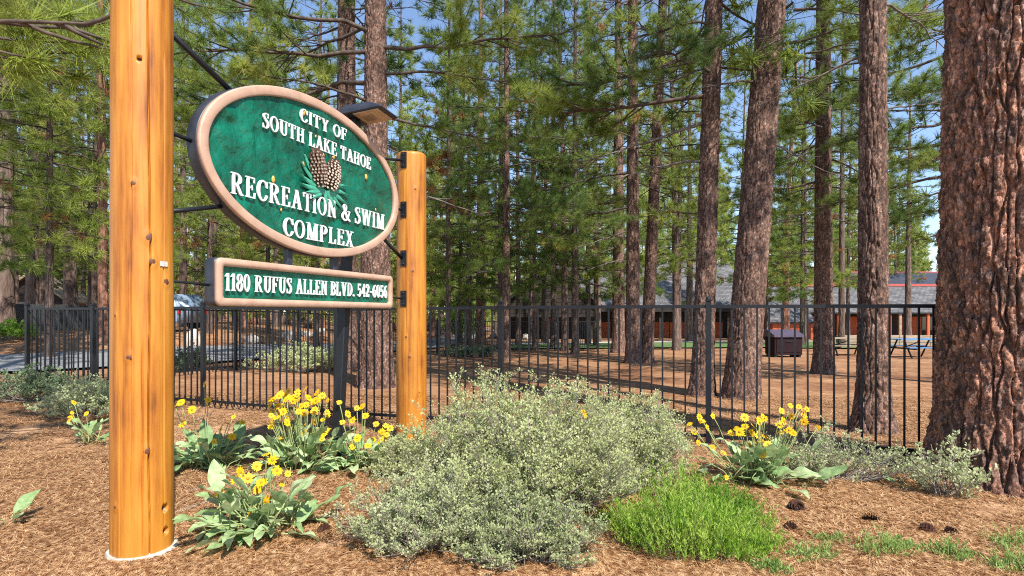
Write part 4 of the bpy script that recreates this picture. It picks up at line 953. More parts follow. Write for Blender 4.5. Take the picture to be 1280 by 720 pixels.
# ------------------------------------------------------------------ shrubs and plants
LEAF4 = np.array([(0, 0, 0), (.5, .34, .05), (1, 0, 0), (.5, -.34, .05)])
def leaves_np(P, D, S, r, tmpl=LEAF4):
    P = np.asarray(P, float); D = np.asarray(D, float); D = D/(np.linalg.norm(D, axis=1)[:, None]+1e-9)
    a = np.cross(D, r.normal(size=D.shape)); a /= np.linalg.norm(a, axis=1)[:, None]+1e-9
    n = np.cross(D, a)
    V = P[:, None, :]+S[:, None, None]*(tmpl[None, :, 0:1]*D[:, None, :]+tmpl[None, :, 1:2]*a[:, None, :]+tmpl[None, :, 2:3]*n[:, None, :])
    return V.reshape(-1, 3), np.arange(len(P)*4).reshape(-1, 4)
def shrub(name, x, y, rx, ry, h, label, mat, seed, nst, leaf=.016, per=60, lobes=None, group=None, spread=1.0, cat='shrub', bare=0):
    r = np.random.default_rng(seed); t = empty(name, (x, y, gz(x, y)-.01), 0, label, cat, group)
    wood, P, D = [], [], []
    for k in range(nst):
        # tip inside an uneven dome
        a = r.uniform(0, 2*math.pi); q = r.uniform(0, 1)**.55*1.0
        bul = .78+.44*vnoise(np.array(math.cos(a)*2.2+seed), np.array(math.sin(a)*2.2+q*2))
        el = math.sqrt(max(0, 1-(q*.97)**2))
        tip = np.array([rx*q*math.cos(a)*bul*spread, ry*q*math.sin(a)*bul*spread, h*(.12+.88*el*(.6+.55*vnoise(np.array(math.cos(a)*q*3.1+seed*.7), np.array(math.sin(a)*q*3.1+9))))*r.uniform(.2, 1.0)**.6*1.05])
        b0 = np.array([tip[0]*.12+r.normal(0, .04), tip[1]*.12+r.normal(0, .04), 0.])
        m = 6; s = np.linspace(0, 1, m)[:, None]
        ctrl = np.array([tip[0]*.55, tip[1]*.55, tip[2]*.32])
        pts = b0*(1-s)**2+2*ctrl*s*(1-s)+tip*s**2+np.cumsum(r.normal(0, .008, (m, 3)), 0)*(s > 0)
        wood.append((pts, .0045*(1-.75*s[:, 0])+.001))
        if r.random() < bare: continue
        nl = int(per*r.uniform(.6, 1.3)); ns = 5
        sb = r.uniform(.5, 1.0, ns); sb[0] = 1.0; j = sb*(m-1); j0 = np.minimum(j.astype(int), m-2); jf = (j-j0)[:, None]
        sp0 = pts[j0]*(1-jf)+pts[j0+1]*jf
        sd = r.normal(size=(ns, 3)); sd[:, 2] = np.abs(sd[:, 2])*.8+.5; sd /= np.linalg.norm(sd, axis=1)[:, None]
        sl = (.05+.07*r.uniform(0, 1, ns))*(h+.5)
        for q in range(ns): wood.append((np.stack([sp0[q], sp0[q]+sd[q]*sl[q]*.5, sp0[q]+sd[q]*sl[q]]), np.array([.002, .0016, .001])))
        which = r.integers(0, ns, nl); along = r.uniform(0, 1.05, nl)
        bp = sp0[which]+sd[which]*(sl[which]*along)[:, None]; f = .6+.4*along
        d = r.normal(size=(nl, 3)); d[:, 2] = np.abs(d[:, 2])*.6+.15; d /= np.linalg.norm(d, axis=1)[:, None]
        rad = (.008+.03*r.uniform(0, 1, nl)*(1.3-f))*(h/.8+.6)/1.6
        P.append(bp+d*rad[:, None]); D.append(d*1.2+.1*np.array([0, 0, 1.])+.4*(pts[-1]-pts[-2])/np.linalg.norm(pts[-1]-pts[-2])*.5)
    P = np.concatenate(P); D = np.concatenate(D); P[:, 2] = np.maximum(P[:, 2], .01)
    WV, WQ = wood_np(wood, 3); link('stems', mesh_np('stems', WV, [WQ], [M['shrub_wood']], [0], True), t)
    V, Q = leaves_np(P, D, leaf*r.uniform(.65, 1.35, len(P)), r)
    o = link('foliage', mesh_np('foliage', V, [Q], [M[mat]], [0], False), t); o['kind'] = 'stuff'
    return t
shrub('grey_green_shrub', .06, 4.05, .84, .72, .93, 'big rounded grey green shrub in front of the shorter log post', 'shrub', 1, 720, .0162, 160, bare=.03)
shrub('grey_green_shrub', .92, 4.7, .5, .45, .78, 'upright grey green shrub merging with the big shrub, behind the lime green bush', 'shrub', 2, 330, .0155, 170)
shrub('grey_green_shrub', -.5, 3.5, .52, .4, .46, 'low sprawling grey green shrub at the foot of the big shrub', 'shrub_grey', 3, 220, .014, 120)
shrub('grey_green_shrub', .1, 3.3, .42, .26, .36, 'small grey green sprig bush beside a grey stone and the big shrub', 'shrub_grey', 4, 190, .014, 110)
shrub('grey_green_shrub', -.95, 5.0, .3, .25, .34, 'small grey green shrub between the yellow flowers and shorter log post', 'shrub', 5, 130, .016, 120)
shrub('grey_green_shrub', -.5, 4.85, .17, .15, .74, 'thin upright shrub sprig right of the shorter log post', 'shrub', 25, 20, .018, 70)
shrub('loose_grey_shrub', 2.75, 4.95, .75, .36, .42, 'loose sparse grey shrub along the fence foot before the slim dark pine', 'shrub_grey', 6, 150, .019, 55, bare=.1)
shrub('loose_grey_shrub', 3.35, 4.45, .26, .22, .5, 'thin grey green sprigs growing against the huge red barked trunk', 'shrub_grey', 7, 34, .024, 60, bare=.1)
shrub('dark_green_shrub', -7.6, 9.3, 1.1, .5, .55, 'low dark green shrub at the fence corner by the road', 'shrub_dark', 8, 160, .035, 60)
shrub('dark_green_shrub', -5.75, 7.9, .7, .5, .55, 'pale green shrub at the fence behind the tall log post', 'shrub_grey', 9, 150, .028, 60)
shrub('dark_green_shrub', -5.3, 14.6, 1.2, .7, .75, 'wide green shrub on the needle ground behind the iron fence', 'shrub', 10, 150, .05, 50)
shrub('dark_green_shrub', -8.1, 14.4, .5, .4, .6, 'round dark shrub beside the back fence run', 'shrub_dark', 11, 80, .05, 50)
p = gp(590, 446); shrub('dark_green_shrub', p.x, p.y, 1.3, .8, .5, 'low dark shrub before the reddish stout pine', 'shrub_dark', 12, 110, .06, 45)
p = at(10, 22.0); shrub('dark_green_shrub', p.x, p.y, 1.3, .8, .8, 'yellow green bush on the bank across the road', 'lime', 13, 110, .07, 45)
p = at(580, 46); 
sp = shrub('leafy_sapling', p.x, p.y, 1.6, 1.4, 4.6, 'bright green broadleaf sapling beyond the road bend', 'lime', 14, 120, .2, 60, cat='tree')

def lime_bush(name, x, y, rx, ry, h, label, seed, nst, mat='lime', leaf=.03, per=26, cat='bush', group=None):
    r = np.random.default_rng(seed); t = empty(name, (x, y, gz(x, y)-.01), 0, label, cat, group)
    P, D, wood = [], [], []
    for k in range(nst):
        a = r.uniform(0, 6.283); q = math.sqrt(r.uniform(0, 1)); bx, by = rx*q*math.cos(a)*.8, ry*q*math.sin(a)*.8
        hh = h*(1-.55*q*q)*r.uniform(.5, 1.15)*(.35+1.2*vnoise(np.array(bx*7+seed), np.array(by*7)))
        tip = np.array([bx*1.3+r.normal(0, .04), by*1.3+r.normal(0, .04), hh]); b0 = np.array([bx, by, 0.])
        m = 5; s = np.linspace(0, 1, m)[:, None]; pts = b0+(tip-b0)*np.hstack([s**1.6, s**1.6, s])
        if k % 4 == 0: wood.append((pts, .0025*(1-.6*s[:, 0])))
        f = r.uniform(.25, 1, per); i = f*(m-1); i0 = np.minimum(i.astype(int), m-2); ff = (i-i0)[:, None]
        P.append(pts[i0]*(1-ff)+pts[i0+1]*ff); d = r.normal(size=(per, 3))*.75; d[:, 2] = np.abs(d[:, 2])+.75; D.append(d)
    P = np.concatenate(P); D = np.concatenate(D)
    V, Q = leaves_np(P, D, leaf*r.uniform(.6, 1.3, len(P)), r, LEAF4*np.array([1, .27, 1]))
    WV, WQ = wood_np(wood, 3); link('stems', mesh_np('stems', WV, [WQ], [M['stem']], [0], True), t)
    o = link('foliage', mesh_np('foliage', V, [Q], [M[mat]], [0], False), t); o['kind'] = 'stuff'
    return t
lime_bush('lime_green_bush', 1.1, 3.5, .52, .36, .42, 'feathery lime green bush in front of the grey green shrubs', 21, 1000)
lime_bush('lime_green_bush', 1.42, 4.0, .33, .25, .42, 'taller back clump of lime green leaves below the yellow flowers', 22, 350)
lime_bush('lime_green_bush', .68, 3.85, .12, .1, .2, 'small lime green tuft between the big shrub and lime bush', 23, 60)
for k, (px, py, s) in enumerate([(1015, 700, .16), (1040, 680, .1), (1100, 695, .15), (1130, 690, .12), (1190, 700, .14), (1280, 690, .2), (1270, 715, .14), (960, 715, .1)]):
    p = gp(px, py); lime_bush('grass_tuft', p.x, p.y, s, s*.7, s*.8, 'thin green grass tuft on the needle litter near the pine cones', 60+k, 70, 'grass', .035, 8, 'grass', 'grass tufts on the litter')

# broad leaved plants with yellow flowers
def leaf_mesh(k, r):
    n, m = 9, 5; V = []
    L = 1.0; curl = r.uniform(.15, .5); wav = r.uniform(.03, .07); ph = r.uniform(0, 6)
    for i in range(n):
        s = i/(n-1); w = .2*(math.sin(math.pi*min(1, s*.93+.07))**.65)*(1.25-.6*s)+.004
        if i == 0: w = .03
        for j in range(m):
            c = (j/(m-1)-.5)*2
            V.append((s*L*(1-.15*curl*s), c*w, .30*s-curl*s*s*.75+wav*math.sin(s*9+ph+c)*abs(c)+.25*w*abs(c)))
    Q = [(i*m+j, (i+1)*m+j, (i+1)*m+j+1, i*m+j+1) for i in range(n-1) for j in range(m-1)]
    return mesh_np('leaf', V, [np.array(Q)], [M['leaf']], [0], True)
_lr = np.random.default_rng(77); LEAVES = [leaf_mesh(k, _lr) for k in range(6)]
def flower_mesh(r):
    V, Q = [], []; n = int(r.integers(10, 14))
    for k in range(n):
        a = 2*math.pi*k/n+r.normal(0, .07); L = r.uniform(.85, 1.1); tilt = r.uniform(-.05, .3); o = len(V)
        for (x, w, z) in ((.18, .07, 0), (.55, .19, .1), (.85, .14, .1), (1.0, .03, .05)):
            for s in (-1, 1):
                X, Yv = x*L, s*w; V.append((X*math.cos(a)-Yv*math.sin(a), X*math.sin(a)+Yv*math.cos(a), z*tilt*3+.02*(k % 2)))
        for q in range(3): Q.append((o+2*q, o+2*q+1, o+2*q+3, o+2*q+2))
    return mesh_np('flower', V, [np.array(Q)], [M['petal']], [0], False)
FLOW = [flower_mesh(_lr) for _ in range(4)]
bm = bmesh.new(); bmesh.ops.create_uvsphere(bm, u_segments=10, v_segments=6, radius=1); DISC = bm_mesh('disc', bm, M['disc'], True)
def flower_plant(base, nleaf, llen, flowers, label, seed, spread=.5, tall=.4):
    """flowers: list of (px, py) seen in the photograph; depth is the plant's own"""
    r = np.random.default_rng(seed); t = empty('yellow_flower_plant', base, 0, label, 'flower plant', 'yellow flowered broad leaf plants')
    for k in range(nleaf):
        a = r.uniform(0, 6.283); s = llen*r.uniform(.6, 1.15); el = r.uniform(-.25, 1.0)**1*1.0
        b0 = np.array([r.normal(0, spread*.26), r.normal(0, spread*.16), r.uniform(.02, .06)])
        pet = np.array([math.cos(a)*math.cos(el), math.sin(a)*math.cos(el), math.sin(el)+.25])*tall*r.uniform(.12, .5)
        pet[2] = max(pet[2], .015)
        link('leaf', LEAVES[k % 6], t, b0+pet, (r.normal(0, .3), -max(el, -.1)*.85, a), (s, s*r.uniform(.8, 1.15), s))
        link('leaf_stalk', tube_mesh('leaf_stalk', [b0*[1, 1, 0], b0+pet*.5+[0, 0, .01], b0+pet], .004, M['stem'], 5), t)
    for (px, py) in flowers:
        y = base.y+r.uniform(-.16, .16)*spread*2; x = (px-640)/F*y; z = max(lz(py, y)-base.z, .05); P = np.array([x-base.x, y-base.y, z])
        b0 = np.array([P[0]*.3, P[1]*.3, 0]); mid = (b0+P)/2+np.array([P[0]*.1, 0, z*.12])
        link('flower_stem', tube_mesh('flower_stem', [b0, (b0+mid)/2+[0, 0, z*.05], mid, (mid+P)/2+[0, 0, z*.03], P], .0035, M['stem'], 5), t)
        dirv = Vector((r.normal(.1, .5), r.normal(-.65, .35), r.uniform(.2, .9))).normalized()
        f = link('flower', FLOW[int(r.integers(0, 4))], t, P, dirv.to_track_quat('Z', 'X').to_euler(), .034*r.uniform(.7, 1.2))
        link('disc', DISC, f, (0, 0, .06), None, (.28, .28, .2))
    return t
rr = random.Random(4)
def cloud(n, x0, x1, y0, y1): return [(rr.uniform(x0, x1), rr.uniform(y0, y1)) for _ in range(n)]
flower_plant(gp(327, 668), 74, .24, [(274, 616), (295, 600), (290, 611), (302, 612), (327, 603), (352, 606), (293, 636), (333, 626), (338, 621), (312, 642), (318, 631), (341, 575), (321, 583), (300, 590), (310, 598), (346, 588), (360, 592), (333, 568), (286, 626), (322, 612)], 'yellow flowered plant with drooping leaves beside the tall log post, nearest its footing', 41, .55, .55)
flower_plant(gp(258, 587), 72, .23, [(256, 540), (276, 537), (290, 546), (226, 503), (219, 508), (256, 480), (260, 500), (240, 512), (297, 572), (285, 530), (303, 528), (292, 521), (228, 530), (268, 552), (246, 556)], 'yellow flowered plant with sparse tall blooms, close behind the tall log post', 42, .5, .4)
flower_plant(gp(378, 588), 84, .24, cloud(62, 336, 410, 488, 552)+[(382, 486), (372, 490), (398, 500), (345, 560), (378, 550), (340, 552)], 'yellow flowered plant with the densest bloom cluster, left of the black pole', 43, .55, .5)
flower_plant(gp(452, 588), 66, .22, cloud(18, 426, 488, 515, 565)+[(424, 503), (446, 510), (453, 508), (470, 530), (482, 532), (460, 557), (454, 572)], 'yellow flowered plant between the black pole and the shorter log post', 44, .5, .4)
flower_plant(gp(948, 606), 64, .23, cloud(26, 872, 960, 520, 560)+cloud(14, 970, 1010, 508, 545)+[(988, 507), (1022, 535), (953, 568), (960, 555), (904, 566), (890, 560), (862, 530), (868, 540), (908, 597), (1005, 520)], 'yellow flowered plant by the fence behind the lime green bush', 45, .55, .5)
flower_plant(gp(115, 556), 14, .24, [(92, 503), (108, 517), (88, 522), (90, 516), (86, 526)], 'small yellow flowered plant alone left of the tall log post', 46, .25, .35)
flower_plant(gp(2, 660), 7, .2, [], 'low leafy plant without flowers lying on the needle litter left of the footing', 47, .3, .1)
tp = gp(650, 560)
flower_plant(at(712, 4.3), 0, .2, [(730, 517), (716, 536), (721, 557), (688, 534)], 'few yellow blooms poking through the big grey green shrub', 48, .2, .4)
flower_plant(at(1146, 4.6), 3, .1, [(1124, 595)], 'single small yellow bloom among the loose grey shrub', 49, .2, .2)

# ------------------------------------------------------------------ litter: needles, cones, sticks, stones
def litter():
    r = np.random.default_rng(55); N = 300000
    inv = r.uniform(1/10.5, 1/2.35, N); y = 1/inv
    px = r.uniform(-90, 1370, N); x = (px-640)/F*y
    dens = vnoise(x*1.7+5, y*1.7)+.5*vnoise(x*5, y*5+8); keep = dens > r.uniform(.15, .85, N)
    x, y = x[keep], y[keep]; n = len(x)
    ang = vnoise(x*1.3, y*1.3+31)*9+r.normal(0, .8, n); L = r.uniform(.12, .28, n)*.5
    w = .0026+.0013*np.clip(y-3, 0, 6)/3
    z = ground(x, y)+r.uniform(.004, .022, n)+.012*(vnoise(x*7, y*7)-.2)
    tz = r.normal(0, .12, n)*L
    d = np.stack([np.cos(ang)*L, np.sin(ang)*L, tz], -1); s = np.stack([-np.sin(ang)*w, np.cos(ang)*w, 0*w], -1)
    bend = np.stack([-np.sin(ang), np.cos(ang), np.zeros(n)], -1)*(r.normal(0, .12, n)*L)[:, None]
    c = np.stack([x, y, z], -1)
    V = np.stack([c-d, c+bend-s+[0, 0, .004], c+d, c+bend+s+[0, 0, .004]], 1).reshape(-1, 3)
    o = link('needle_litter', mesh_np('needle_litter', V, [np.arange(n*4).reshape(-1, 4)], [M['litter']], [0], False))
    tag(o, 'fallen orange pine needles matted over the ground', 'needles', kind='stuff')
litter()
def ground_cone(seed):
    r = np.random.default_rng(seed); bm = bmesh.new()
    rows = 8
    for i in range(rows):
        f = i/(rows-1); rad = .042*math.sin(math.pi*(.16+.78*f))+.006; z = -.05+.1*f; n = 9
        for k in range(n):
            a = 2*math.pi*(k+.5*(i % 2))/n; c, s = math.cos(a), math.sin(a)
            def Q(rr_, t, zz): return bm.verts.new((c*rr_-s*t, s*rr_+c*t, zz))
            v = [Q(.008, -.006, z-.006), Q(.008, .006, z-.006), Q(rad, .013, z+.006), Q(rad*1.12, 0, z+.012), Q(rad, -.013, z+.006)]
            bm.faces.new(v)
    bmesh.ops.create_uvsphere(bm, u_segments=8, v_segments=6, radius=.02)
    return bm_mesh('pine_cone', bm, M['cone'])
CONES = [ground_cone(1), ground_cone(2)]
def drop(px, py): return gp(px, py)
for k, (px, py, s, lab) in enumerate([(995, 640, 1.15, 'largest open pine cone on the litter right of the lime green bush'), (1088, 655, .9, 'dark pine cone lying right of the largest cone'), (988, 664, .8, 'half buried pine cone just below the largest cone'), (405, 668, .85, 'reddish flattened pine cone near the drooping flowered plant'), (1160, 668, .9, 'dark flattened cone on the litter before the huge trunk'), (1190, 672, .8, 'broken dark cone beside the flattened cone before the huge trunk')]):
    p = drop(px, py); o = link('pine_cone', CONES[k % 2], None, (p.x, p.y, p.z+.025*s), (R(60+20*k), R(30*k), k), s); tag(o, lab, 'pine cone', 'pine cones on the ground')
def rock_mesh(seed, sub=3, rough=.28):
    r = np.random.default_rng(seed); bm = bmesh.new(); bmesh.ops.create_icosphere(bm, subdivisions=sub, radius=1)
    pl = [(Vector(r.normal(size=3)).normalized(), r.uniform(.62, .92)) for _ in range(14)]
    for v in bm.verts:
        for nrm, dd in pl:
            q = v.co.dot(nrm)
            if q > dd: v.co -= nrm*(q-dd)*.9
        v.co *= 1+.05*(float(vnoise(np.array(v.co.x*4+seed), np.array(v.co.y*4+v.co.z*3)))-.5)
    return bm_mesh('rock', bm, M['stone'], False)
for k, (px, py, w, h, lab) in enumerate([(239, 433, 24, 24, 'pinkish rounded boulder next to the parked vehicle'), (313, 429, 30, 12, 'flat pale boulder on the road verge'), (359, 425, 24, 14, 'grey boulder with a shadowed notch behind the wide green shrub'), (381, 421, 18, 9, 'low pale boulder between two grey boulders'), (400, 418, 15, 10, 'farthest round boulder on the road verge'), (616, 423, 10, 9, 'pale rock right of the reddish stout pine'), (657, 425, 11, 10, 'pale rock at the foot of the dark gabled wing'), (553, 430, 8, 7, 'small tan rock at the road edge right of the shorter post')]):
    p = gp(px, py); s = p.y/F/2
    o = link('boulder', rock_mesh(500+k), None, (p.x, p.y+w*s*.6, p.z+h*s*.55), (0, 0, k*1.3), (w*s, w*s*.8, h*s*1.25)); tag(o, lab, 'boulder', 'boulders by the road')
for k, (px, py, s, lab) in enumerate([(690, 690, .075, 'grey weathered stone at the foot of the big shrub'), (775, 672, .045, 'small grey stone between the big shrub and lime bush')]):
    p = gp(px, py); o = link('ground_stone', rock_mesh(520+k, 3), None, (p.x, p.y, p.z+.012), (0, .1, k), (s*1.5, s, s*.55)); tag(o, lab, 'stone')
M['paper'] = simple('white_paper', [(.3, (.7, .7, .68)), (.7, (.82, .82, .8))], 20, rough=.8)
for k, (px, py, s) in enumerate([(1072, 693, .03), (976, 618, .014), (982, 624, .012), (1041, 613, .014), (1044, 624, .013), (1050, 630, .011), (1170, 633, .012), (1183, 638, .012), (1190, 655, .011), (990, 716, .022), (1095, 672, .016), (786, 711, .014), (1037, 636, .016)]):
    p = gp(px, py); r = np.random.default_rng(k)
    bm = bmesh.new(); bmesh.ops.create_grid(bm, x_segments=3, y_segments=3, size=1)
    for v in bm.verts: v.co += Vector((r.normal(0, .15), r.normal(0, .15), r.uniform(0, .6)))
    o = link('paper_scrap', bm_mesh('paper_scrap', bm, M['paper']), None, (p.x, p.y, p.z+.008), (0, 0, k), (s, s*.8, s*.6)); tag(o, 'crumpled white scrap lying on the needle litter', 'scrap', 'white scraps on the litter')
def stick(px0, py0, px1, py1, rad, lab, mat='shrub_wood'):
    a, b_ = gp(px0, py0), gp(px1, py1); r = np.random.default_rng(int(px0)); n = 7; q = np.linspace(0, 1, n)[:, None]
    P = np.array(a)*(1-q)+np.array(b_)*q+r.normal(0, .008, (n, 3)); P[:, 2] = ground(P[:, 0], P[:, 1])+.016+.01*r.random(n)
    o = link('stick', tube_mesh('stick', P, rad*(1-.5*q[:, 0]), M[mat], 6)); tag(o, lab, 'stick', 'fallen sticks')
stick(220, 645, 268, 628, .01, 'dark stick lying from the tall log post towards the drooping plant')
stick(238, 618, 282, 603, .008, 'short grey stick behind the dark stick by the tall log post', 'dead_twig')
stick(245, 527, 265, 518, .012, 'pale curved stick in front of the fence')
stick(385, 645, 470, 640, .005, 'thin pale straw stick left of the low sprawling shrub', 'dead_twig')
stick(360, 625, 460, 585, .004, 'thin dry stem angled between flowers and sprawling shrub', 'dead_twig')
stick(215, 660, 255, 655, .007, 'short dark twig in the shade behind the footing')
stick(195, 560, 235, 556, .007, 'dark twig near the tall log post on open litter')

# ------------------------------------------------------------------ buildings
M['shingle'] = None
def shingle_mat(name, c0, c1, rows=3.2):
    m, n, l, bs = mat_new(name)
    v = coords(n, l, 'Object', (1, 1, 1)); bt = n.new('ShaderNodeTexBrick')
    bt.inputs['Scale'].default_value = 1; bt.inputs['Brick Width'].default_value = .5; bt.inputs['Row Height'].default_value = .32
    bt.inputs['Mortar Size'].default_value = .03; bt.inputs['Color1'].default_value = c4(c0); bt.inputs['Color2'].default_value = c4(c1); bt.inputs['Mortar'].default_value = c4([q*.5 for q in c0])
    l.new(v, bt.inputs['Vector'])
    t = noise(n, l, v, 1.2, 5); r = ramp(n, [(.35, (.7, .7, .7)), (.65, (1.25, 1.25, 1.25))]); l.new(t.outputs[0], r.inputs[0])
    mx = n.new('ShaderNodeMix'); mx.data_type = 'RGBA'; mx.blend_type = 'MULTIPLY'; mx.inputs[0].default_value = 1
    l.new(bt.outputs[0], mx.inputs[6]); l.new(r.outputs[0], mx.inputs[7]); l.new(mx.outputs[2], bs.inputs['Base Color'])
    bs.inputs['Roughness'].default_value = .85; bump(n, l, bt.outputs['Fac'], bs, .4, .03)
    return m
M['roof_grey'] = shingle_mat('roof_grey', (.085, .085, .092), (.15, .146, .15))
M['roof_blue'] = simple('roof_blue_metal', [(.3, (.03, .034, .055)), (.7, (.055, .06, .085))], 2, rough=.5)
M['wood_dark'] = simple('dark_shingle_wall', [(.3, (.014, .011, .01)), (.7, (.032, .025, .02))], 3, (1, 1, 4), rough=.9)
M['red_wall'] = simple('red_board_wall', [(.3, (.38, .075, .025)), (.7, (.52, .13, .045))], 2, (6, 1, .3), rough=.8)
M['red_trim'] = simple('red_trim', [(.3, (.36, .06, .05)), (.7, (.46, .09, .07))], 5, rough=.7)
M['timber'] = simple('weathered_timber', [(.3, (.2, .15, .1)), (.7, (.36, .28, .2))], 3, (.4, 3, 3), rough=.9)
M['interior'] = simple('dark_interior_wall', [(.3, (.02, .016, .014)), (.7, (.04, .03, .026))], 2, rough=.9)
M['glass'] = simple('window_glass', [(.3, (.02, .025, .03)), (.7, (.04, .05, .06))], 2, rough=.1)
M['blue_paint'] = simple('blue_bench_paint', [(.3, (.05, .16, .34)), (.7, (.09, .23, .44))], 5, rough=.5)
M['maroon'] = simple('maroon_metal', [(.3, (.012, .004, .006)), (.7, (.02, .007, .01))], 6, rough=.75, spec=.2)
M['plum'] = simple('plum_lid', [(.3, (.06, .045, .075)), (.7, (.09, .07, .11))], 6, rough=.4)
def quad_slab(name, pts, th, mat, parent, ux=None):
    """roof slab from 4 corner points (eave L, eave R, ridge R, ridge L); mesh lies in its own plane so shingle rows follow it"""
    P = [Vector(p) for p in pts]; ex = (P[1]-P[0]).normalized(); nrm = ex.cross(P[3]-P[0]).normalized(); ey = nrm.cross(ex)
    Mx = Matrix((ex, ey, nrm)).transposed().to_4x4(); Mx.translation = P[0]; inv = Mx.inverted()
    bm = bmesh.new(); T = [bm.verts.new(inv @ p) for p in P]; B = [bm.verts.new((inv @ p)-Vector((0, 0, th))) for p in P]
    bm.faces.new(T); bm.faces.new(B[::-1])
    for k in range(4): bm.faces.new([T[k], B[k], B[(k+1) % 4], T[(k+1) % 4]])
    o = link(name, bm_mesh(name, bm, mat), parent); o.matrix_local = Mx; return o
GZ = -1.15
# recreation hall on the right
hx = lambda px, y: (px-640)/F*y
ha = empty('recreation_hall', (36, 58, GZ), 0, 'long hall with red board walls, shingled lower roof and dark blue raised roof', 'building')
def H_(name, x0, x1, y0, y1, z0, z1, m, bev=0): return part_box(name, ha, x0-36, x1-36, y0-58, y1-58, z0-GZ, z1-GZ, M[m], bev)
def HS(name, pts, th, m): return quad_slab(name, [(x-36, y-58, z-GZ) for x, y, z in pts], th, M[m], ha)
ex0, ex1 = hx(958, 55), 56
HS('lower_roof', [(ex0, 54.2, .62), (hx(1024, 54.2), 54.2, .62), (hx(1024, 54.2), 62, 4.4), (ex0, 62, 4.4)], .15, 'roof_grey')
HS('porch_roof', [(hx(1024, 54.2)+.02, 56.1, 1.53), (ex1, 56.1, 1.53), (ex1, 62, 4.4), (hx(1024, 54.2)+.02, 62, 4.4)], .15, 'roof_grey')
H_('front_wall', ex0+.4, hx(1022, 54.5), 54.6, 54.8, GZ-.3, .6, 'red_wall')
for k in range(9): 
    x = ex0+.5+k*(hx(1022, 54.5)-ex0-.6)/8; H_('board_batten', x-.04, x+.04, 54.56, 54.6, GZ-.2, .55, 'red_wall')
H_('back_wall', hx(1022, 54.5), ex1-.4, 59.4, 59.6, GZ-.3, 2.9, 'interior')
H_('end_wall', ex0+.4, ex0+.6, 54.8, 66, GZ-.3, .9, 'red_wall')
for k, px in enumerate((1048, 1083, 1112, 1125, 1160, 1190, 1230)):
    x = hx(px, 56.4); H_('porch_post', x-.12, x+.12, 56.3, 56.54, GZ-.3, 1.5, 'red_wall' if k % 2 == 0 else 'timber')
for px0, px1 in ((1060, 1082), (1128, 1152), (1170, 1220)):
    H_('door_panel', hx(px0, 59.3), hx(px1, 59.3), 59.3, 59.39, GZ-.2, 1.1, 'red_wall')
for px0, px1 in ((1084, 1110), (1153, 1168)):
    H_('window', hx(px0, 59.3), hx(px1, 59.3), 59.32, 59.39, -.3, 1.1, 'glass')
H_('ridge_trim', ex0-.1, ex1, 61.8, 62.05, 4.36, 4.6, 'red_trim')
uy0, uy1 = 62.6, 67
HS('upper_roof', [(hx(1063, uy0), uy0, 4.45), (ex1, uy0, 4.45), (ex1, uy1, 6.2), (hx(1047, uy1), uy1, 6.2)], .15, 'roof_blue')
HS('rake_trim', [(hx(1061, uy0)-.1, uy0-.05, 4.55), (hx(1063, uy0)+.12, uy0-.05, 4.55), (hx(1047, uy1)+.12, uy1, 6.28), (hx(1045, uy1)-.1, uy1, 6.28)], .12, 'red_trim')
H_('upper_fascia', hx(1047, uy1), ex1, uy1, uy1+.12, 6.05, 6.32, 'red_trim')
o = prism('upper_wall', [(hx(1007, 64)-36, 4.3-GZ), (hx(1062, 64)-36, 4.3-GZ), (hx(1050, 64)-36, 5.95-GZ), (hx(1042, 64)-36, 5.95-GZ), (hx(1007, 64)-36, 5.35-GZ)], 64.2-58, 64.5-58, M['roof_blue']); link('upper_wall', o, ha)
quad_slab('upper_wall_trim', [(hx(1006, 64)-36, 6.1, 5.33-GZ), (hx(1043, 64)-36, 6.1, 5.94-GZ), (hx(1043, 64)-36, 6.6, 6.1-GZ), (hx(1006, 64)-36, 6.6, 5.47-GZ)], .1, M['red_trim'], ha)
for px in (1016, 1042): H_('shutter', hx(px-3.5, 64), hx(px+3.5, 64), 64.1, 64.2, 4.6, 5.25, 'red_trim')
# small white annex between the buildings
an = empty('white_annex', (hx(972, 60), 60, GZ), 0, 'small white clapboard annex left of the red walled hall', 'building')
for k in range(9): part_box('clapboard', an, -1.3, .8, -.1-.01*(k % 2), .05, .2+k*.33, .2+k*.33+.31, M['white'])
part_box('wall', an, -1.25, .75, .05, 3, -.3, 3.3, M['white'])
part_box('window', an, -.6, .2, -.16, -.11, 1.6, 2.5, M['glass'])
quad_slab('roof', [(-1.6, -.4, 3.15), (1.0, -.4, 3.15), (1.0, 2, 4.3), (-1.6, 2, 4.3)], .12, M['roof_grey'], an)
# lodge in the middle
lo = empty('shingled_lodge', (12, 58, GZ), 0, 'wide lodge with big grey shingle roof and deep dark porch', 'building')
def L_(name, x0, x1, y0, y1, z0, z1, m): return part_box(name, lo, x0-12, x1-12, y0-58, y1-58, z0-GZ, z1-GZ, M[m])
lx0, lx1 = hx(668, 57), hx(952, 57)
quad_slab('roof', [(lx0-12, -2, 1.95-GZ), (lx1-12, -2, 1.95-GZ), (lx1-12, 8, 7.2-GZ), (lx0-12, 8, 7.2-GZ)], .18, M['roof_grey'], lo)
L_('fascia', lx0, lx1, 55.86, 55.98, 1.6, 1.95, 'wood_dark')
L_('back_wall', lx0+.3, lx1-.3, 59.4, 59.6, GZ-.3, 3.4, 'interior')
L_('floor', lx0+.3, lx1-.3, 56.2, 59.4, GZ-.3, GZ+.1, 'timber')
for px0, px1 in ((748, 764), (812, 838), (838, 868), (880, 905)):
    L_('red_panel', hx(px0, 59), hx(px1, 59)-.05, 59.25, 59.39, GZ, .55, 'red_wall')
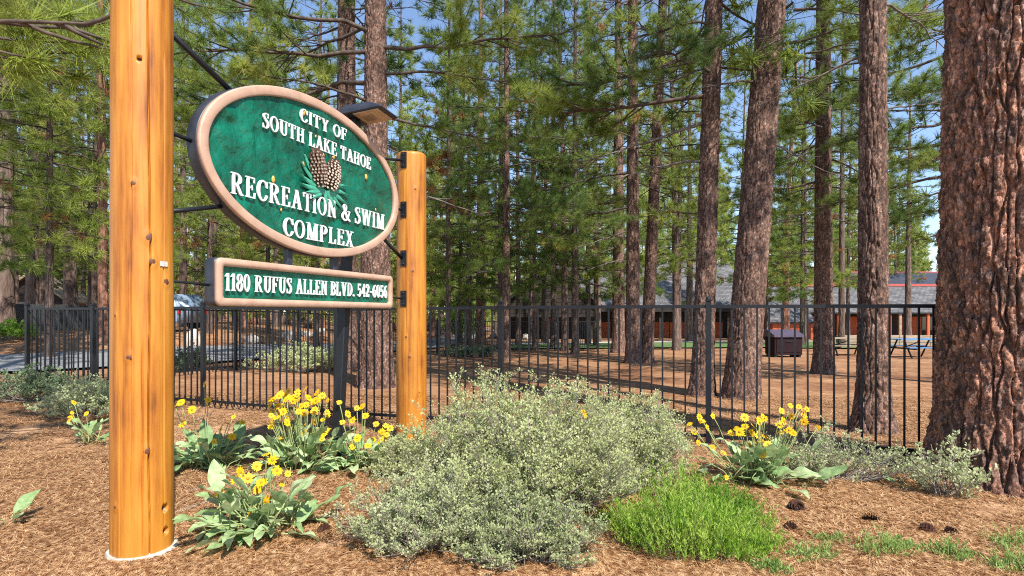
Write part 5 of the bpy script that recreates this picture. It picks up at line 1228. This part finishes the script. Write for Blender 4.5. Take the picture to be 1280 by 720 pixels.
for px in (700, 745, 770, 825, 872, 910, 945): x = hx(px, 56.4); L_('porch_post', x-.1, x+.1, 56.3, 56.5, GZ-.3, 1.9, 'timber' if px == 872 else 'wood_dark')
wg = empty('gabled_wing', (3.6, 53, GZ), 0, 'dark shingled gabled wing with red doorway at the end of the lodge', 'building')
gl, gr, gap_, ge = -4.2, 4.2, 7.2, 3.7
pts = [(gl, 2.2), (gl, ge), (0, gap_), (gr, ge), (gr, 2.2)]
link('gable_wall', prism('gable_wall', pts, 0, .2, M['wood_dark']), wg)
for k in range(14):
    z = 2.25+k*.34; hw = 4.2 if z < ge else 4.2*(gap_-z)/(gap_-ge)
    if hw > .3: part_box('shingle_course', wg, -hw+.05, hw-.05, -.05, 0, z, z+.3, M['wood_dark'])
for s in (-1, 1):
    quad_slab('roof', ([(-4.8, -.6, ge-.5), (0, -.6, gap_+.12), (0, 8, gap_+.12), (-4.8, 8, ge-.5)] if s < 0 else [(0.02, -.6, gap_+.12), (4.8, -.6, ge-.5), (4.8, 8, ge-.5), (0.02, 8, gap_+.12)]), .16, M['roof_grey'], wg)
part_box('back_wall', wg, gl, gr, 2.5, 2.7, -.3, 3.6, M['interior'])
part_box('red_door', wg, -.6, .6, 2.38, 2.49, 0, 2.1, M['red_wall'])
for x in (-4.1, -1.5, 1.5, 4.1): part_box('post', wg, x-.12, x+.12, 0, .2, -.3, 2.2, M['wood_dark'])
# cabin on the left
cp = at(48, 40)
cb = empty('small_cabin', cp, R(18), 'small cabin with tan roof and dark gable in the left wood', 'building')
link('gable_wall', prism('gable_wall', [(-1.9, 0), (1.9, 0), (1.9, 1.9), (0, 3.4), (-1.9, 1.9)], -1.2, -1.0, M['wood_dark']), cb)
part_box('wall', cb, -1.85, 1.85, -1.0, 3, 0, 1.8, M['red_wall'])
part_box('window', cb, -.7, .5, -1.25, -1.2, .8, 1.6, M['glass'])
quad_slab('roof', [(-2.4, -1.6, 1.6), (0, -1.6, 3.55), (0, 3.4, 3.55), (-2.4, 3.4, 1.6)], .12, M['timber'], cb)
quad_slab('roof', [(0.02, -1.6, 3.55), (2.4, -1.6, 1.6), (2.4, 3.4, 1.6), (0.02, 3.4, 3.55)], .12, M['timber'], cb)
# board fence left
M['grey_board'] = simple('grey_board', [(.3, (.05, .055, .06)), (.7, (.1, .105, .11))], 3, (4, 4, .4), rough=.9)
bp0, bp1 = at(16, 25), at(128, 31)
bf = empty('board_fence', bp0, math.atan2(bp1.y-bp0.y, bp1.x-bp0.x), 'dark grey upright board fence across the road at left', 'fence')
BL = (bp1-bp0).length; nb = int(BL/.16); BM = box_mesh('board', -.075, .075, -.012, .012, 0, 1.25, M['grey_board'])
for k in range(nb):
    q = bp0+(bp1-bp0)*((k+.5)/nb); link('board', BM, bf, ((k+.5)*.16, 0, gz(q.x, q.y)-bp0.z+random.uniform(-.02, .02)), (0, random.uniform(-.01, .01), 0))
for zz in (.3, .95): part_box('rail', bf, 0, BL, .014, .05, zz, zz+.08, M['grey_board'])

# ------------------------------------------------------------------ picnic furniture, bin, notice box
def picnic_table(p, rz, label, top, frame):
    t = empty('picnic_table', p, rz, label, 'picnic table', 'picnic tables')
    for k in range(5): part_box('top_plank', t, -.95, .95, -.38+k*.155, -.38+k*.155+.14, .72, .76, M[top], .004)
    for s in (-1, 1):
        for k in range(2): y0 = s*.72-.14+k*.145; part_box('seat_plank', t, -.95, .95, y0, y0+.135, .42, .455, M[top], .004)
    for x in (-.68, .68):
        for s in (-1, 1): link('leg', tube_mesh('leg', [(x, s*.62, 0), (x, s*.4, .36), (x, s*.2, .7)], .032, M[frame], 8), t)
        part_box('cross_beam', t, x-.03, x+.03, -.85, .85, .355, .415, M[frame])
    link('brace', tube_mesh('brace', [(-.66, 0, .38), (0, 0, .6), (.1, 0, .71)], .02, M[frame], 6), t)
picnic_table(gp(1146, 447), .06, 'picnic table painted blue beside the huge pine trunk', 'blue_paint', 'steel')
picnic_table(gp(1058, 444), -.04, 'bare wooden picnic table with black frame behind the slim pine', 'timber', 'steel')
p0 = gp(1046, 433); tw = empty('timber_wall', p0, 0, 'low stacked timber wall behind the picnic tables', 'wall')
for k in range(3):
    for j in range(4): part_box('timber', tw, j*1.9, j*1.9+1.88, -.1+.02*(k % 2), .1+.02*(k % 2), .02+k*.23, .02+k*.23+.21, M['timber'], .01)
p0 = gp(980, 446); bn = empty('waste_bin', p0, .05, 'dark maroon boxy waste bin with plum lid on the needle ground', 'bin')
part_box('body', bn, -.58, .58, -.35, .45, .1, .82, M['maroon'], .01)
link('lid', prism('lid', [(-.42, .825), (.5, .825), (.5, 1.12), (.2, 1.12), (-.42, .9)], -.62, .62, M['plum'], 'x'), bn)
part_box('door', bn, -.5, .5, -.37, -.352, .2, .74, M['maroon'], .003); part_box('handle', bn, -.12, .12, -.4, -.372, .62, .66, M['steel'], .003)
for x in (-.5, .5): part_box('leg', bn, x-.05, x+.05, -.3, .4, -.03, .1, M['steel'])
p0 = gp(692, 428); nb_ = empty('meter_box', (p0.x, p0.y, p0.z), 0, 'small white meter box on a short post in the middle wood', 'box')
part_box('post', nb_, -.05, .05, -.03, .03, -.1, 1.2, M['wood_dark']); part_box('case', nb_, -.17, .17, -.16, -.03, .72, 1.2, M['white'], .02); part_box('dial', nb_, -.09, .09, -.175, -.161, .98, 1.12, M['glass'], .005)

# ------------------------------------------------------------------ parked vehicles
M['silver'] = simple('silver_blue_paint', [(.3, (.22, .3, .42)), (.7, (.28, .37, .5))], 1, rough=.3, metallic=.3)
M['car_dark'] = simple('dark_car_paint', [(.3, (.02, .022, .028)), (.7, (.035, .038, .045))], 1, rough=.3)
M['rubber'] = simple('rubber', [(.3, (.015, .015, .016)), (.7, (.03, .03, .03))], 9, rough=.9)
M['rim'] = simple('rim_metal', [(.3, (.35, .36, .38)), (.7, (.5, .5, .52))], 9, rough=.35, metallic=.8)
M['red_lens'] = simple('red_lens', [(.3, (.4, .02, .02)), (.7, (.5, .03, .03))], 9, rough=.2)
def vehicle(name, p, rz, label, paint, kind):
    t = empty(name, p, rz, label, 'vehicle')
    if kind == 'suv':
        side = [(-2.3, .35), (2.3, .35), (2.35, .75), (2.2, 1.0), (1.1, 1.08), (.55, 1.62), (-2.0, 1.66), (-2.3, 1.1)]
        win = [((-1.85, 1.12), (-.9, 1.12), (-.9, 1.52), (-1.75, 1.52)), ((-.8, 1.12), (.0, 1.12), (.0, 1.52), (-.8, 1.52)), ((.1, 1.12), (.92, 1.12), (.52, 1.52), (.1, 1.52))]
    else:
        side = [(-2.6, .5), (2.5, .5), (2.55, .95), (2.4, 1.1), (1.3, 1.16), (.8, 1.7), (-.4, 1.74), (-.55, 1.15), (-2.6, 1.12)]
        win = [((-.3, 1.2), (.25, 1.2), (.25, 1.6), (-.3, 1.6)), ((.33, 1.2), (1.08, 1.2), (.75, 1.6), (.33, 1.6))]
    bm = bmesh.new(); A = [bm.verts.new((x, -.88 if z < 1.15 else -.72, z)) for x, z in side]; B = [bm.verts.new((x, .88 if z < 1.15 else .72, z)) for x, z in side]
    bm.faces.new(A); bm.faces.new(B[::-1]); n = len(side)
    for i in range(n): bm.faces.new([A[i], B[i], B[(i+1) % n], A[(i+1) % n]])
    bmesh.ops.bevel(bm, geom=list(bm.edges), offset=.05, segments=2, affect='EDGES'); link('body', bm_mesh('body', bm, M[paint], True), t)
    for s in (-1, 1):
        for w in win:
            q = [(x, s*(.895 if z < 1.2 else .745), z) for x, z in w]; bm = bmesh.new(); bm.faces.new([bm.verts.new(v) for v in q])
            r_ = bmesh.ops.extrude_face_region(bm, geom=list(bm.faces))
            for v in r_['geom']:
                if isinstance(v, bmesh.types.BMVert): v.co.y -= s*.05
            link('window', bm_mesh('window', bm, M['glass']), t)
    for x in (-1.45, 1.45):
        for s in (-1, 1):
            bm = bmesh.new(); bmesh.ops.create_cone(bm, cap_ends=True, segments=20, radius1=.36, radius2=.36, depth=.24); w = link('wheel', bm_mesh('wheel', bm, M['rubber']), t, (x, s*.8, .36), (R(90), 0, 0))
            bm = bmesh.new(); bmesh.ops.create_cone(bm, cap_ends=True, segments=14, radius1=.2, radius2=.2, depth=.02); link('rim', bm_mesh('rim', bm, M['rim']), w, (0, 0, -s*.13))
    for s in (-1, 1):
        part_box('tail_light', t, -2.36 if kind == 'suv' else -2.66, -2.28 if kind == 'suv' else -2.58, s*.75-.08, s*.75+.08, .75, 1.0, M['red_lens'], .01)
        part_box('headlight', t, 2.28 if kind == 'suv' else 2.46, 2.38 if kind == 'suv' else 2.56, s*.68-.14, s*.68+.14, .78, .94, M['rim'], .01)
p0 = at(196, 27.5); vehicle('parked_car', p0+Vector((0, 0, .05)), R(160), 'blue silver estate car parked beyond the road behind the tall log post', 'silver', 'suv')
p0 = at(528, 58); vehicle('parked_pickup', p0, R(186), 'dark pickup parked far along the road behind the shorter log post', 'car_dark', 'pickup')
